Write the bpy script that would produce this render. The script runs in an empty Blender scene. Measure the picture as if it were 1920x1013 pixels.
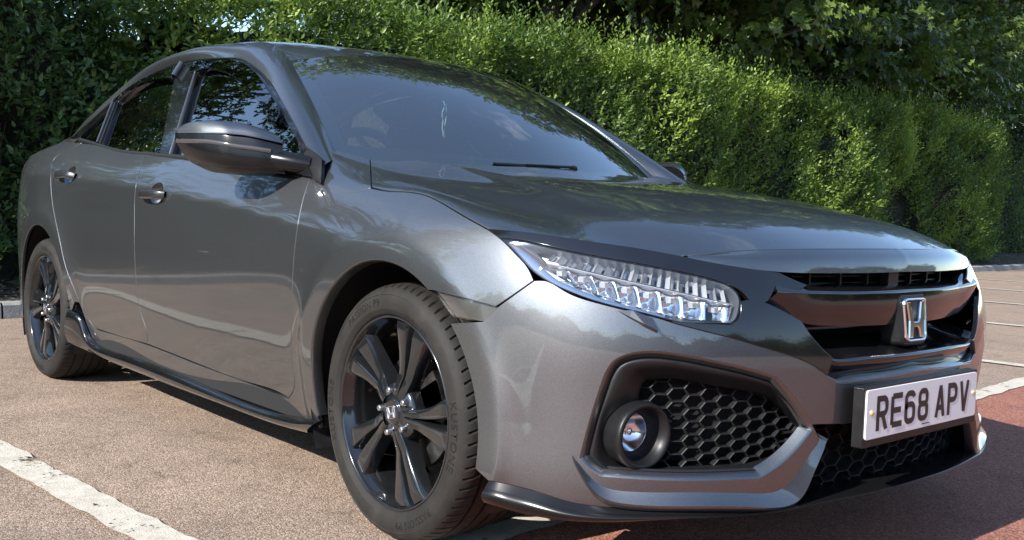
import bpy, bmesh, math, random
import numpy as np
from mathutils import Vector, Matrix
from mathutils.geometry import delaunay_2d_cdt

# ---------------------------------------------------------------- camera, sky, sun, exposure
scene = bpy.context.scene
CAM_POS = np.array([1.97578660, -2.22465247, 0.807248])
YAW, PITCH, ROLL, FOC = 2.42294301, -0.0563470, 0.0340558, 1877.12444   # focal length in pixels of a 1920 px wide photo
PW, PH = 1920.0, 1013.0
FW = np.array([math.cos(PITCH)*math.cos(YAW), math.cos(PITCH)*math.sin(YAW), math.sin(PITCH)])
_r = np.cross(FW, [0, 0, 1]); _r /= np.linalg.norm(_r); _u = np.cross(_r, FW)
RT = math.cos(ROLL)*_r + math.sin(ROLL)*_u
UP = -math.sin(ROLL)*_r + math.cos(ROLL)*_u
cam_data = bpy.data.cameras.new('camera')
cam_data.sensor_fit = 'HORIZONTAL'; cam_data.sensor_width = 36.0
cam_data.lens = FOC/PW*36.0
cam_data.clip_start = 0.05; cam_data.clip_end = 2000
cam = bpy.data.objects.new('camera', cam_data)
scene.collection.objects.link(cam)
cam.matrix_world = Matrix(((RT[0], UP[0], -FW[0], CAM_POS[0]), (RT[1], UP[1], -FW[1], CAM_POS[1]),
                           (RT[2], UP[2], -FW[2], CAM_POS[2]), (0, 0, 0, 1)))
scene.camera = cam

SUN_DIR = np.array([0.10, -1.55, 1.0]); SUN_DIR = SUN_DIR/np.linalg.norm(SUN_DIR)    # towards the sun
SUN_EL = math.asin(SUN_DIR[2]); SUN_AZ = math.atan2(SUN_DIR[0], SUN_DIR[1])          # azimuth from +Y towards +X
world = bpy.data.worlds.new('World'); scene.world = world; world.use_nodes = True
wn = world.node_tree
for n in list(wn.nodes): wn.nodes.remove(n)
w_out = wn.nodes.new('ShaderNodeOutputWorld'); w_bg = wn.nodes.new('ShaderNodeBackground')
w_sky = wn.nodes.new('ShaderNodeTexSky'); w_sky.sky_type = 'NISHITA'; w_sky.sun_disc = False
w_sky.sun_elevation = SUN_EL; w_sky.sun_rotation = SUN_AZ
w_sky.air_density = 1.0; w_sky.dust_density = 0.25; w_sky.ozone_density = 2.0
w_bg.inputs['Strength'].default_value = 0.15
# broken white cloud over the whole sky
w_tc = wn.nodes.new('ShaderNodeTexCoord'); w_map = wn.nodes.new('ShaderNodeMapping'); w_map.inputs['Scale'].default_value = (1.0, 1.0, 2.2)
w_no = wn.nodes.new('ShaderNodeTexNoise'); w_no.inputs['Scale'].default_value = 2.6; w_no.inputs['Detail'].default_value = 7; w_no.inputs['Roughness'].default_value = .58
w_rp = wn.nodes.new('ShaderNodeValToRGB'); w_rp.color_ramp.elements[0].position = .62; w_rp.color_ramp.elements[1].position = .92
w_mx = wn.nodes.new('ShaderNodeMix'); w_mx.data_type = 'RGBA'
_ms = [i for i in w_mx.inputs if i.type == 'RGBA']; _ms[1].default_value = (5.2, 5.5, 6.0, 1)
wn.links.new(w_tc.outputs['Generated'], w_map.inputs['Vector']); wn.links.new(w_map.outputs[0], w_no.inputs['Vector']); wn.links.new(w_no.outputs['Fac'], w_rp.inputs['Fac'])
wn.links.new(w_rp.outputs[0], w_mx.inputs[0]); wn.links.new(w_sky.outputs[0], _ms[0])
wn.links.new([o for o in w_mx.outputs if o.type == 'RGBA'][0], w_bg.inputs['Color']); wn.links.new(w_bg.outputs[0], w_out.inputs['Surface'])
sun_data = bpy.data.lights.new('sun', 'SUN'); sun_data.energy = 5.0; sun_data.angle = math.radians(0.53)
sun_data.color = (1.0, 0.965, 0.91)
sun = bpy.data.objects.new('sun', sun_data); scene.collection.objects.link(sun)
sun.rotation_euler = Vector(-SUN_DIR).to_track_quat('-Z', 'Y').to_euler()
sun.location = tuple(SUN_DIR*40)
scene.view_settings.view_transform = 'Standard'
scene.view_settings.look = 'None'
scene.view_settings.exposure = 1.1
scene.view_settings.gamma = 1.0
scene.view_settings.use_curve_mapping = False
scene.cycles.max_bounces = 8; scene.cycles.transparent_max_bounces = 16
scene.cycles.glossy_bounces = 5; scene.cycles.transmission_bounces = 8
COL = scene.collection
random.seed(7); RNG = np.random.default_rng(7)

# ---------------------------------------------------------------- photo geometry helpers
def project(P):
    d = np.asarray(P, float) - CAM_POS
    z = d @ FW
    return np.stack([PW/2 + FOC*(d @ RT)/z, PH/2 - FOC*(d @ UP)/z], -1)
def ray(p):
    p = np.atleast_2d(np.asarray(p, float))
    return FW + RT*((p[:, :1]-PW/2)/FOC) - UP*((p[:, 1:2]-PH/2)/FOC)
def on_plane(p, axis, val):
    """points on the plane x/y/z = val that the photo shows at pixel(s) p"""
    d = ray(p); t = (val - CAM_POS[axis])/d[:, axis]
    return CAM_POS + d*t[:, None]

# ---------------------------------------------------------------- splines and surfaces
class Spl:
    """natural cubic spline basis on given knots: value(t) = basis(t) @ control values"""
    def __init__(self, k):
        k = np.asarray(k, float); self.k = k; n = len(k); h = np.diff(k)
        A = np.eye(n); B = np.zeros((n, n))
        for i in range(1, n-1):
            A[i, i-1] = h[i-1]; A[i, i] = 2*(h[i-1]+h[i]); A[i, i+1] = h[i]
            B[i, i-1] = 6/h[i-1]; B[i, i] = -6/h[i-1]-6/h[i]; B[i, i+1] = 6/h[i]
        self.M = np.linalg.solve(A, B) if n > 2 else np.zeros((n, n))
    def basis(self, t):
        t = np.asarray(t, float); k = self.k; n = len(k)
        i = np.clip(np.searchsorted(k, t) - 1, 0, n-2)
        h = k[i+1]-k[i]; a = (k[i+1]-t)/h; b = (t-k[i])/h
        # linear extension outside the knots
        lo = t < k[0]; hi = t > k[-1]
        I = np.eye(n)
        tc = np.clip(t, k[0], k[-1]); ac = (k[i+1]-tc)/h; bc = (tc-k[i])/h
        out = ac[:, None]*I[i] + bc[:, None]*I[i+1] + (((ac**3-ac)*h*h/6)[:, None]*self.M[i] + ((bc**3-bc)*h*h/6)[:, None]*self.M[i+1])
        if lo.any() or hi.any():
            dv = ((I[i+1]-I[i])/h[:, None] + ((-(3*ac**2-1)*h/6)[:, None]*self.M[i] + ((3*bc**2-1)*h/6)[:, None]*self.M[i+1]))
            out = out + dv*(t-tc)[:, None]
        return out
def chord(pts):
    pts = np.asarray(pts, float)
    return np.concatenate([[0], np.cumsum(np.linalg.norm(np.diff(pts, axis=0), axis=1))])
def smooth(pts, n=None, step=None, closed=False, t=None):
    """natural cubic through points, resampled evenly"""
    pts = np.asarray(pts, float)
    k = chord(pts); s = Spl(k)
    if n is None: n = max(3, int(k[-1]/step)+1)
    return s.basis(np.linspace(0, k[-1], n)) @ pts

class Surf:
    def pos(self, q): raise NotImplementedError
    def nrm(self, q):
        e = 0.002
        q = np.asarray(q, float)
        a = self.pos(q+[e, 0])-self.pos(q-[e, 0]); b = self.pos(q+[0, e])-self.pos(q-[0, e])
        n = np.cross(a, b); n /= np.linalg.norm(n, axis=1)[:, None]+1e-12
        return n*self.sign
    sign = 1.0
    def table(self):
        (a0, a1), (b0, b1) = self.dom
        A, B = np.meshgrid(np.linspace(a0, a1, 240), np.linspace(b0, b1, 140), indexing='ij')
        q = np.stack([A.ravel(), B.ravel()], 1); P = self.pos(q)
        n = self.nrm(q); facing = ((CAM_POS-P)*n).sum(1) > 0
        d = np.linalg.norm(P-CAM_POS, axis=1)
        self._tab = (q, project(P), d, facing)
    def at(self, px, near=True):
        """chart coordinates of the surface points the photo shows at pixels px"""
        px = np.atleast_2d(np.asarray(px, float))
        if not hasattr(self, '_tab'): self.table()
        q0, pp, d, fc = self._tab
        out = []
        for p in px:
            e = np.hypot(*(pp-p).T) + np.where(fc, 0, 60.0)
            i = int(np.argmin(e)); cand = e < e[i]+6
            if near: i = int(np.where(cand)[0][np.argmin(d[cand]+e[cand]*0.05)]) if e[i] > 3 else i
            out.append(q0[i])
        q = np.array(out)
        for it in range(12):
            P = project(self.pos(q)); e = px-P; h = 1e-4
            ja = (project(self.pos(q+[h, 0]))-P)/h; jb = (project(self.pos(q+[0, h]))-P)/h
            det = ja[:, 0]*jb[:, 1]-ja[:, 1]*jb[:, 0]; det = np.where(abs(det) < 1e-6, 1e-6, det)
            da = (e[:, 0]*jb[:, 1]-e[:, 1]*jb[:, 0])/det; db = (ja[:, 0]*e[:, 1]-ja[:, 1]*e[:, 0])/det
            st = np.stack([da, db], 1); m = np.linalg.norm(st, axis=1); st *= np.minimum(1, 0.03/(m+1e-9))[:, None]
            q = q+st
        return q
    def off(self, q, d=0.0):
        q = np.asarray(q, float)
        return self.pos(q)+self.nrm(q)*d

class Net(Surf):
    """tensor spline surface through a grid of 3D points; chart = metres along the middle row and column"""
    def __init__(self, grid, sign=1.0, ku=None, kv=None):
        G = np.asarray(grid, float); self.G = G; self.sign = sign
        if ku is None: ku = np.mean([chord(G[:, j]) for j in range(G.shape[1])], axis=0)
        if kv is None: kv = np.mean([chord(G[i]) for i in range(G.shape[0])], axis=0)
        self.U = Spl(ku); self.V = Spl(kv); self.dom = ((ku[0], ku[-1]), (kv[0], kv[-1]))
    def pos(self, q):
        q = np.asarray(q, float)
        return np.einsum('ni,ijc,nj->nc', self.U.basis(q[:, 0]), self.G, self.V.basis(q[:, 1]))

# ---------------------------------------------------------------- mesh helpers
def mesh_obj(name, verts, faces, mat, parent=None, normals=None, flat=False, mats=None, midx=None):
    me = bpy.data.meshes.new(name)
    me.from_pydata([tuple(map(float, v)) for v in verts], [], [tuple(map(int, f)) for f in faces])
    me.update()
    if not flat:
        me.polygons.foreach_set('use_smooth', np.ones(len(me.polygons), dtype=bool))
    if normals is not None and not flat:
        me.normals_split_custom_set_from_vertices([tuple(map(float, n)) for n in normals])
    for m in ([mat] if mats is None else mats): me.materials.append(m)
    if midx is not None: me.polygons.foreach_set('material_index', np.asarray(midx, dtype=np.int32))
    o = bpy.data.objects.new(name, me); COL.objects.link(o)
    if parent is not None: o.parent = parent
    return o
def in_poly(pts, poly):
    x, y = pts[:, 0], pts[:, 1]; inside = np.zeros(len(pts), bool)
    px, py = poly[:, 0], poly[:, 1]; qx, qy = np.roll(px, -1), np.roll(py, -1)
    for a, b, c, d in zip(px, py, qx, qy):
        if b == d: continue
        c1 = (b > y) != (d > y)
        inside ^= c1 & (x < (c-a)*(y-b)/(d-b)+a)
    return inside
def poly_area(p): return 0.5*np.sum(p[:, 0]*np.roll(p[:, 1], -1)-np.roll(p[:, 0], -1)*p[:, 1])
def seg_dist(pts, poly):
    d = np.full(len(pts), 1e9)
    for a, b in zip(poly, np.roll(poly, -1, axis=0)):
        ab = b-a; L = ab@ab+1e-15
        t = np.clip(((pts-a)@ab)/L, 0, 1)
        d = np.minimum(d, np.linalg.norm(pts-(a+t[:, None]*ab), axis=1))
    return d
def resample(poly, step, closed=True):
    """dense polyline keeping every corner"""
    poly = np.asarray(poly, float); out = []
    n = len(poly)
    for i in range(n if closed else n-1):
        a, b = poly[i], poly[(i+1) % n]; m = max(1, int(np.linalg.norm(b-a)/step))
        for k in range(m): out.append(a+(b-a)*k/m)
    if not closed: out.append(poly[-1])
    return np.array(out)
def curve_poly(segs, px_step=6):
    """outline in photo pixels from pieces, each piece smoothed on its own so that joints stay corners"""
    out = []
    for s in segs:
        s = np.asarray(s, float)
        c = smooth(s, step=px_step) if len(s) > 2 else resample(s, px_step, closed=False)
        if out and np.linalg.norm(out[-1]-c[0]) < 0.7: c = c[1:]
        out.extend(list(c))
    out = np.array(out)
    if np.linalg.norm(out[0]-out[-1]) < 0.7: out = out[:-1]
    return out
def inset_poly(p, d):
    if poly_area(p) < 0: s = -1
    else: s = 1
    t = np.roll(p, -1, 0)-np.roll(p, 1, 0); t /= np.linalg.norm(t, axis=1)[:, None]+1e-12
    n = np.stack([-t[:, 1], t[:, 0]], 1)*s
    return p+n*d
def tri_fill(outer, holes, res):
    """triangulated 2D region"""
    lo, hi = outer.min(0), outer.max(0)
    gx = np.arange(lo[0]+res*.5, hi[0], res); gy = np.arange(lo[1]+res*.5, hi[1], res*0.866)
    A, B = np.meshgrid(gx, gy, indexing='ij'); A = A+(np.arange(len(gy)) % 2)[None, :]*res*0.5
    g = np.stack([A.ravel(), B.ravel()], 1)
    k = in_poly(g, outer)
    for h in holes: k &= ~in_poly(g, h)
    g = g[k]
    if len(g):
        d = seg_dist(g, outer)
        for h in holes: d = np.minimum(d, seg_dist(g, h))
        g = g[d > res*0.45]
    V = list(outer); E = [(i, (i+1) % len(outer)) for i in range(len(outer))]
    for h in holes:
        b = len(V); V += list(h); E += [(b+i, b+(i+1) % len(h)) for i in range(len(h))]
    V += list(g)
    vs, es, fs, _, _, _ = delaunay_2d_cdt([Vector(v) for v in V], E, [], 0, 1e-7)
    vs = np.array([tuple(v) for v in vs]); fs = np.array([tuple(f) for f in fs])
    c = vs[fs].mean(1); k = in_poly(c, outer)
    for h in holes: k &= ~in_poly(c, h)
    fs = fs[k]
    used = np.unique(fs); mp = -np.ones(len(vs), int); mp[used] = np.arange(len(used))
    return vs[used], mp[fs]
def bound_edges(fs):
    from collections import Counter
    c = Counter(); dirn = {}
    for f in fs:
        for a, b in ((f[0], f[1]), (f[1], f[2]), (f[2], f[0])):
            c[(min(a, b), max(a, b))] += 1; dirn[(min(a, b), max(a, b))] = (a, b)
    return [dirn[e] for e, k in c.items() if k == 1]
class Geo:
    """vertices, faces, normals of one part"""
    def __init__(self): self.v = []; self.f = []; self.n = []; self.m = []
    def add(self, v, f, n, m=0):
        b = len(self.v); self.v += [tuple(x) for x in v]; self.n += [tuple(x) for x in n]
        self.f += [tuple(int(i)+b for i in q) for q in f]; self.m += [m]*len(f); return self
    def mirrored(self):
        g = Geo(); g.v = [(x, -y, z) for x, y, z in self.v]; g.n = [(x, -y, z) for x, y, z in self.n]
        g.f = [tuple(reversed(q)) for q in self.f]; g.m = list(self.m); return g
    def both(self):
        
        for i, (x, y, z) in enumerate(self.v):
            if abs(y) < 1e-4:
                nx, ny, nz = self.n[i]; l = math.hypot(nx, nz) or 1.0
                if l > .3: self.n[i] = (nx/l, 0.0, nz/l)
        m = self.mirrored(); b = len(self.v); self.v += m.v; self.n += m.n
        self.f += [tuple(i+b for i in q) for q in m.f]; self.m += m.m; return self
    def obj(self, name, mat, parent=None, mats=None):
        return mesh_obj(name, self.v, self.f, mat, parent, self.n, mats=mats, midx=self.m if mats else None)
def panel(surf, outer, holes=(), res=0.02, gap=0.0015, lift=0.0, flange=0.012, step=0.012, geo=None, m=0, keep=None):
    """a sheet cut from a surface along an outline (chart coordinates), with rounded edges turned inwards"""
    outer = resample(inset_poly(resample(np.asarray(outer, float), step), gap), step)
    hs = [resample(inset_poly(resample(np.asarray(h, float), step), -gap), step) for h in holes]
    q, fs = tri_fill(outer, hs, res)
    P = surf.pos(q); N = surf.nrm(q)
    P = P+N*lift
    if keep is not None: P[abs(P[:, 1]) < .0035, 1] = 0.0
    # wind faces with the normal
    a, b, c = P[fs[:, 0]], P[fs[:, 1]], P[fs[:, 2]]
    flip = (np.cross(b-a, c-a)*N[fs[:, 0]]).sum(1) < 0
    fs = fs.copy(); fs[flip] = fs[flip][:, ::-1]
    g = geo or Geo()
    base = len(g.v)
    g.add(P, fs, N, m)
    if flange > 0:
        be = bound_edges(fs)
        if keep is not None: be = [e for e in be if keep(P[e[0]], P[e[1]])]
        acc = {}
        for a, b in be:
            t = P[b]-P[a]; o = np.cross(t, N[a]); o /= np.linalg.norm(o)+1e-12
            for k in (a, b): acc[k] = acc.get(k, 0)+o
        ids = list(acc); mp = {k: i for i, k in enumerate(ids)}
        O = np.array([acc[k]/(np.linalg.norm(acc[k])+1e-12) for k in ids]); Pb = P[ids]; Nb = N[ids]
        r = 0.0018
        r1 = Pb+O*r*0.75-Nb*r*0.5; r2 = Pb+O*r-Nb*r*1.6; r3 = Pb+O*r-Nb*flange
        n1 = O*0.8+Nb*0.6; n2 = O
        V = np.vstack([r1, r2, r3]); NN = np.vstack([n1, n2, n2]); k = len(ids)
        F = []
        b2 = len(g.v); g.v += [tuple(x) for x in V]; g.n += [tuple(x) for x in NN]
        for a, b in be:
            i, j = mp[a], mp[b]
            for f in ((base+b, base+a, b2+i, b2+j), (b2+j, b2+i, b2+k+i, b2+k+j), (b2+k+j, b2+k+i, b2+2*k+i, b2+2*k+j)):
                g.f.append(f); g.m.append(m)
    return g
def grid_geo(P, flip=False, closed_u=False, closed_v=False, geo=None, m=0):
    """smooth-shaded quad grid from an array [nu, nv, 3]"""
    P = np.asarray(P, float); nu, nv = P.shape[:2]
    if closed_u: du = np.roll(P, -1, 0)-np.roll(P, 1, 0)
    else: du = np.gradient(P, axis=0)
    if closed_v: dv = np.roll(P, -1, 1)-np.roll(P, 1, 1)
    else: dv = np.gradient(P, axis=1)
    N = np.cross(du, dv); N /= np.linalg.norm(N, axis=2)[..., None]+1e-12
    if flip: N = -N
    F = []
    for i in range(nu if closed_u else nu-1):
        for j in range(nv if closed_v else nv-1):
            a, b, c, d = i*nv+j, ((i+1) % nu)*nv+j, ((i+1) % nu)*nv+(j+1) % nv, i*nv+(j+1) % nv
            F.append((a, d, c, b) if flip else (a, b, c, d))
    g = geo or Geo()
    return g.add(P.reshape(-1, 3), F, N.reshape(-1, 3), m)
def loft(curves, n=None, flip=False, geo=None, m=0, sub=6, sharp=False):
    """surface through successive curves (same point count); sharp keeps each curve as a crease"""
    C = [np.asarray(c, float) for c in curves]
    g = geo or Geo()
    if sharp:
        for a, b in zip(C[:-1], C[1:]):
            P = np.stack([a+(b-a)*t for t in np.linspace(0, 1, 3)], 1)
            grid_geo(P, flip, geo=g, m=m)
        return g
    k = np.mean([chord([c[i] for c in C]) for i in range(len(C[0]))], axis=0)
    B = Spl(k).basis(np.linspace(0, k[-1], (len(C)-1)*sub+1))
    P = np.einsum('ki,inc->nkc', B, np.stack(C))
    return grid_geo(P, flip, geo=g, m=m)
def tube_geo(path, rad, seg=8, caps=True, geo=None, m=0, rz=None, up=(0, 0, 1)):
    path = np.asarray(path, float); n = len(path)
    rad = np.broadcast_to(np.asarray(rad, float), (n,)); rz2 = rad if rz is None else np.broadcast_to(np.asarray(rz, float), (n,))
    T = np.gradient(path, axis=0); T /= np.linalg.norm(T, axis=1)[:, None]+1e-12
    u0 = np.asarray(up, float)
    A = np.cross(T, u0); bad = np.linalg.norm(A, axis=1) < 1e-3
    A[bad] = np.cross(T[bad], [1, 0, 0.1]); A /= np.linalg.norm(A, axis=1)[:, None]; B = np.cross(A, T)
    th = np.linspace(0, 2*np.pi, seg, endpoint=False)
    P = path[:, None]+A[:, None]*(np.cos(th)[None, :, None]*rad[:, None, None])+B[:, None]*(np.sin(th)[None, :, None]*rz2[:, None, None])
    g = geo or Geo(); b = len(g.v)
    grid_geo(P, flip=True, closed_v=True, geo=g, m=m)
    if caps:
        for idx, s in ((0, -1), (n-1, 1)):
            c = len(g.v); g.v += [tuple(x) for x in P[idx]]; g.n += [tuple(T[idx]*s)]*seg
            f = tuple(range(c, c+seg)); g.f.append(tuple(reversed(f)) if s < 0 else f); g.m.append(m)
    return g
def box_geo(c, size, R=None, bev=0.0, geo=None, m=0):
    """box with flat normals"""
    c = np.asarray(c, float); h = np.asarray(size, float)/2; R = np.eye(3) if R is None else np.asarray(R)
    g = geo or Geo()
    for ax in range(3):
        for s in (-1, 1):
            a, b = (ax+1) % 3, (ax+2) % 3; q = []
            for sa, sb in ((-1, -1), (1, -1), (1, 1), (-1, 1)):
                v = np.zeros(3); v[ax] = s*h[ax]; v[a] = sa*h[a]; v[b] = sb*h[b]; q.append(c+R@v)
            n = np.zeros(3); n[ax] = s
            g.add(q, [(0, 1, 2, 3) if s > 0 else (3, 2, 1, 0)], [R@n]*4, m)
    return g
def prism_geo(poly, origin, ex, ey, ez, depth, geo=None, m=0, bevel=0.0):
    """extruded 2D polygon: front face at origin, back at -ez*depth, optional small chamfer"""
    poly = np.asarray(poly, float)
    if poly_area(poly) < 0: poly = poly[::-1]
    o, ex, ey, ez = (np.asarray(a, float) for a in (origin, ex, ey, ez)); g = geo or Geo()
    def P(p, d): return o+p[:, :1]*ex+p[:, 1:2]*ey-ez*d
    top = inset_poly(poly, bevel) if bevel else poly
    vs, es, fs, _, _, _ = delaunay_2d_cdt([Vector(v) for v in top], [], [list(range(len(top)))], 1, 1e-9)
    vs = np.array([tuple(v) for v in vs]); g.add(P(vs, 0), [tuple(f) for f in fs], [ez]*len(vs), m)
    n = len(poly); t = np.roll(poly, -1, 0)-poly; nn = np.stack([t[:, 1], -t[:, 0]], 1); nn /= np.linalg.norm(nn, axis=1)[:, None]+1e-12
    T, A, B = P(top, 0), P(poly, bevel), P(poly, depth)
    for i in range(n):
        j = (i+1) % n; no = nn[i, 0]*ex+nn[i, 1]*ey
        if bevel: g.add([T[j], T[i], A[i], A[j]], [(0, 1, 2, 3)], [(no+ez)*0.7]*4, m)
        g.add([A[j], A[i], B[i], B[j]], [(0, 1, 2, 3)], [no]*4, m)
    return g
def empty(name, loc=(0, 0, 0), parent=None):
    o = bpy.data.objects.new(name, None); o.location = loc; o.empty_display_size = 0.1; COL.objects.link(o)
    if parent is not None: o.parent = parent
    return o
def tag(o, label=None, cat=None, group=None, kind=None):
    if label: o['label'] = label
    if cat: o['category'] = cat
    if group: o['group'] = group
    if kind: o['kind'] = kind
    return o
# ---------------------------------------------------------------- materials
def nt(name):
    m = bpy.data.materials.new(name); m.use_nodes = True; t = m.node_tree
    for n in list(t.nodes): t.nodes.remove(n)
    out = t.nodes.new('ShaderNodeOutputMaterial'); return m, t, out
def pbsdf(t, out, color=(.5, .5, .5), rough=.5, metal=0., spec=.5, coat=0., coat_rough=.03, **kw):
    b = t.nodes.new('ShaderNodeBsdfPrincipled')
    b.inputs['Base Color'].default_value = (*color, 1); b.inputs['Roughness'].default_value = rough
    b.inputs['Metallic'].default_value = metal; b.inputs['Specular IOR Level'].default_value = spec
    b.inputs['Coat Weight'].default_value = coat; b.inputs['Coat Roughness'].default_value = coat_rough
    if out is not None: t.links.new(b.outputs[0], out.inputs['Surface'])
    return b
def noise(t, scale, detail=4, rough=.55, vec=None, dim='3D'):
    n = t.nodes.new('ShaderNodeTexNoise'); n.inputs['Scale'].default_value = scale
    n.inputs['Detail'].default_value = detail; n.inputs['Roughness'].default_value = rough
    if vec is not None: t.links.new(vec, n.inputs['Vector'])
    return n
def coords(t, kind='Object'):
    return t.nodes.new('ShaderNodeTexCoord').outputs[kind]
def ramp(t, fac, stops):
    r = t.nodes.new('ShaderNodeValToRGB'); e = r.color_ramp.elements
    e[0].position, e[0].color = stops[0][0], (*stops[0][1], 1); e[1].position, e[1].color = stops[-1][0], (*stops[-1][1], 1)
    for p, c in stops[1:-1]:
        k = e.new(p); k.color = (*c, 1)
    t.links.new(fac, r.inputs['Fac']); return r
def bump(t, h, strength=.3, dist=.01):
    b = t.nodes.new('ShaderNodeBump'); b.inputs['Strength'].default_value = strength; b.inputs['Distance'].default_value = dist
    t.links.new(h, b.inputs['Height']); return b
def mathn(t, op, a, b=None, c=None):
    n = t.nodes.new('ShaderNodeMath'); n.operation = op
    for i, x in enumerate((a, b, c)):
        if x is None: continue
        if isinstance(x, (int, float)): n.inputs[i].default_value = x
        else: t.links.new(x, n.inputs[i])
    return n.outputs[0]
def mixc(t, fac, a, b):
    n = t.nodes.new('ShaderNodeMix'); n.data_type = 'RGBA'
    for k, x in (('A', a), ('B', b)):
        s = [i for i in n.inputs if i.name == k and i.type == 'RGBA'][0]
        if isinstance(x, tuple): s.default_value = (*x, 1)
        else: t.links.new(x, s)
    s = n.inputs[0]
    if isinstance(fac, (int, float)): s.default_value = fac
    else: t.links.new(fac, s)
    return [o for o in n.outputs if o.type == 'RGBA'][0]
M = {}
def simple(key, color, rough=.5, metal=0., spec=.5, coat=0., nscale=None, namt=.15, bumps=None, coat_rough=.03):
    m, t, out = nt(key); b = pbsdf(t, out, color, rough, metal, spec, coat, coat_rough)
    co = coords(t)
    if nscale:
        n = noise(t, nscale, 5, .6, co)
        c = ramp(t, n.outputs['Fac'], [(.25, tuple(x*(1-namt) for x in color)), (.75, tuple(min(1, x*(1+namt)) for x in color))])
        t.links.new(c.outputs[0], b.inputs['Base Color'])
        rr = ramp(t, n.outputs['Fac'], [(.3, (rough*.85,)*3), (.7, (min(1, rough*1.15),)*3)])
        t.links.new(rr.outputs[0], b.inputs['Roughness'])
    if bumps:
        n2 = noise(t, bumps[0], 3, .6, co); bm = bump(t, n2.outputs['Fac'], bumps[1], bumps[2]); t.links.new(bm.outputs[0], b.inputs['Normal'])
    M[key] = m; return m
def make_paint():
    m, t, out = nt('metallic_grey_paint'); co = coords(t)
    b = pbsdf(t, out, (.2, .2, .21), .47, 1.0, .5, 1.0, .02)
    b.inputs['Coat IOR'].default_value = 1.75
    fl = t.nodes.new('ShaderNodeTexVoronoi'); fl.inputs['Scale'].default_value = 1400; t.links.new(co, fl.inputs['Vector'])
    n = noise(t, 900, 2, .7, co)
    k = ramp(t, n.outputs['Fac'], [(.3, (.072, .0755, .080)), (.7, (.166, .173, .182))])
    t.links.new(k.outputs[0], b.inputs['Base Color'])
    # metal flakes: every tiny cell leans a little its own way
    nm = t.nodes.new('ShaderNodeBump'); nm.inputs['Strength'].default_value = .10; nm.inputs['Distance'].default_value = .001
    t.links.new(fl.outputs['Color'], nm.inputs['Height']); t.links.new(nm.outputs[0], b.inputs['Normal'])
    # film of dust, a little uneven
    d = noise(t, 3.5, 6, .65, co); dr = ramp(t, d.outputs['Fac'], [(.4, (.006,)*3), (.75, (.03,)*3)])
    t.links.new(dr.outputs[0], b.inputs['Coat Roughness'])
    # orange peel in the lacquer
    op = noise(t, 260, 1, .4, co); ob = bump(t, op.outputs['Fac'], .012, .002); t.links.new(ob.outputs[0], b.inputs['Coat Normal'])
    M['paint'] = m
make_paint()
simple('gloss_black', (.006, .006, .007), .12, 0, .5, .6, 8, .3)
simple('satin_black', (.008, .008, .0085), .42, 0, .35, 0, 30, .2, (400, .05, .002))
simple('matt_black', (.010, .010, .011), .62, 0, .4, 0, 40, .25, (250, .15, .002))
simple('void_black', (.004, .004, .004), .9)
simple('rubber_seal', (.012, .012, .012), .55, 0, .3)
simple('chrome', (.86, .86, .88), .14, 1.0)
simple('mirror_black', (.006, .006, .0065), .22, 0, .35)
simple('zinc', (.55, .55, .56), .3, 1.0, nscale=60)
simple('disc_steel', (.12, .115, .11), .45, 1.0, nscale=25, namt=.3)
simple('rim_grey', (.020, .021, .023), .16, .55, .5, 1.0, 20, .2)
simple('plastic_trim', (.018, .018, .019), .5, 0, .4, 0, 60, .2, (600, .2, .001))
simple('interior_fabric', (.008, .008, .009), .85, nscale=90, namt=.3)
simple('dash_plastic', (.022, .022, .024), .6, nscale=120, namt=.2)
simple('yellow_cap', (.62, .50, .24), .3, .5)
simple('handle_grey', (.040, .040, .042), .3, .6, .5, .6)
simple('plate_white', (.76, .755, .735), .34, 0, .5, .5, 200, .03)
simple('plate_char', (.010, .010, .011), .4)
simple('kerb_concrete', (.24, .23, .21), .85, nscale=20, namt=.3, bumps=(60, .4, .01))
simple('cotton', (.8, .8, .8), .8)
def make_tyre():
    m, t, out = nt('tyre_rubber'); co = coords(t)
    b = pbsdf(t, out, (.03, .03, .03), .72, 0, .3)
    n = noise(t, 14, 6, .65, co); c = ramp(t, n.outputs['Fac'], [(.35, (.010, .0092, .0084)), (.6, (.0175, .0152, .0128)), (.8, (.040, .033, .026))])
    t.links.new(c.outputs[0], b.inputs['Base Color'])
    n2 = noise(t, 220, 3, .6, co); bm = bump(t, n2.outputs['Fac'], .2, .002); t.links.new(bm.outputs[0], b.inputs['Normal'])
    M['tyre'] = m
make_tyre()
simple('tyre_letter', (.003, .003, .003), .75, 0, .3)
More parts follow.
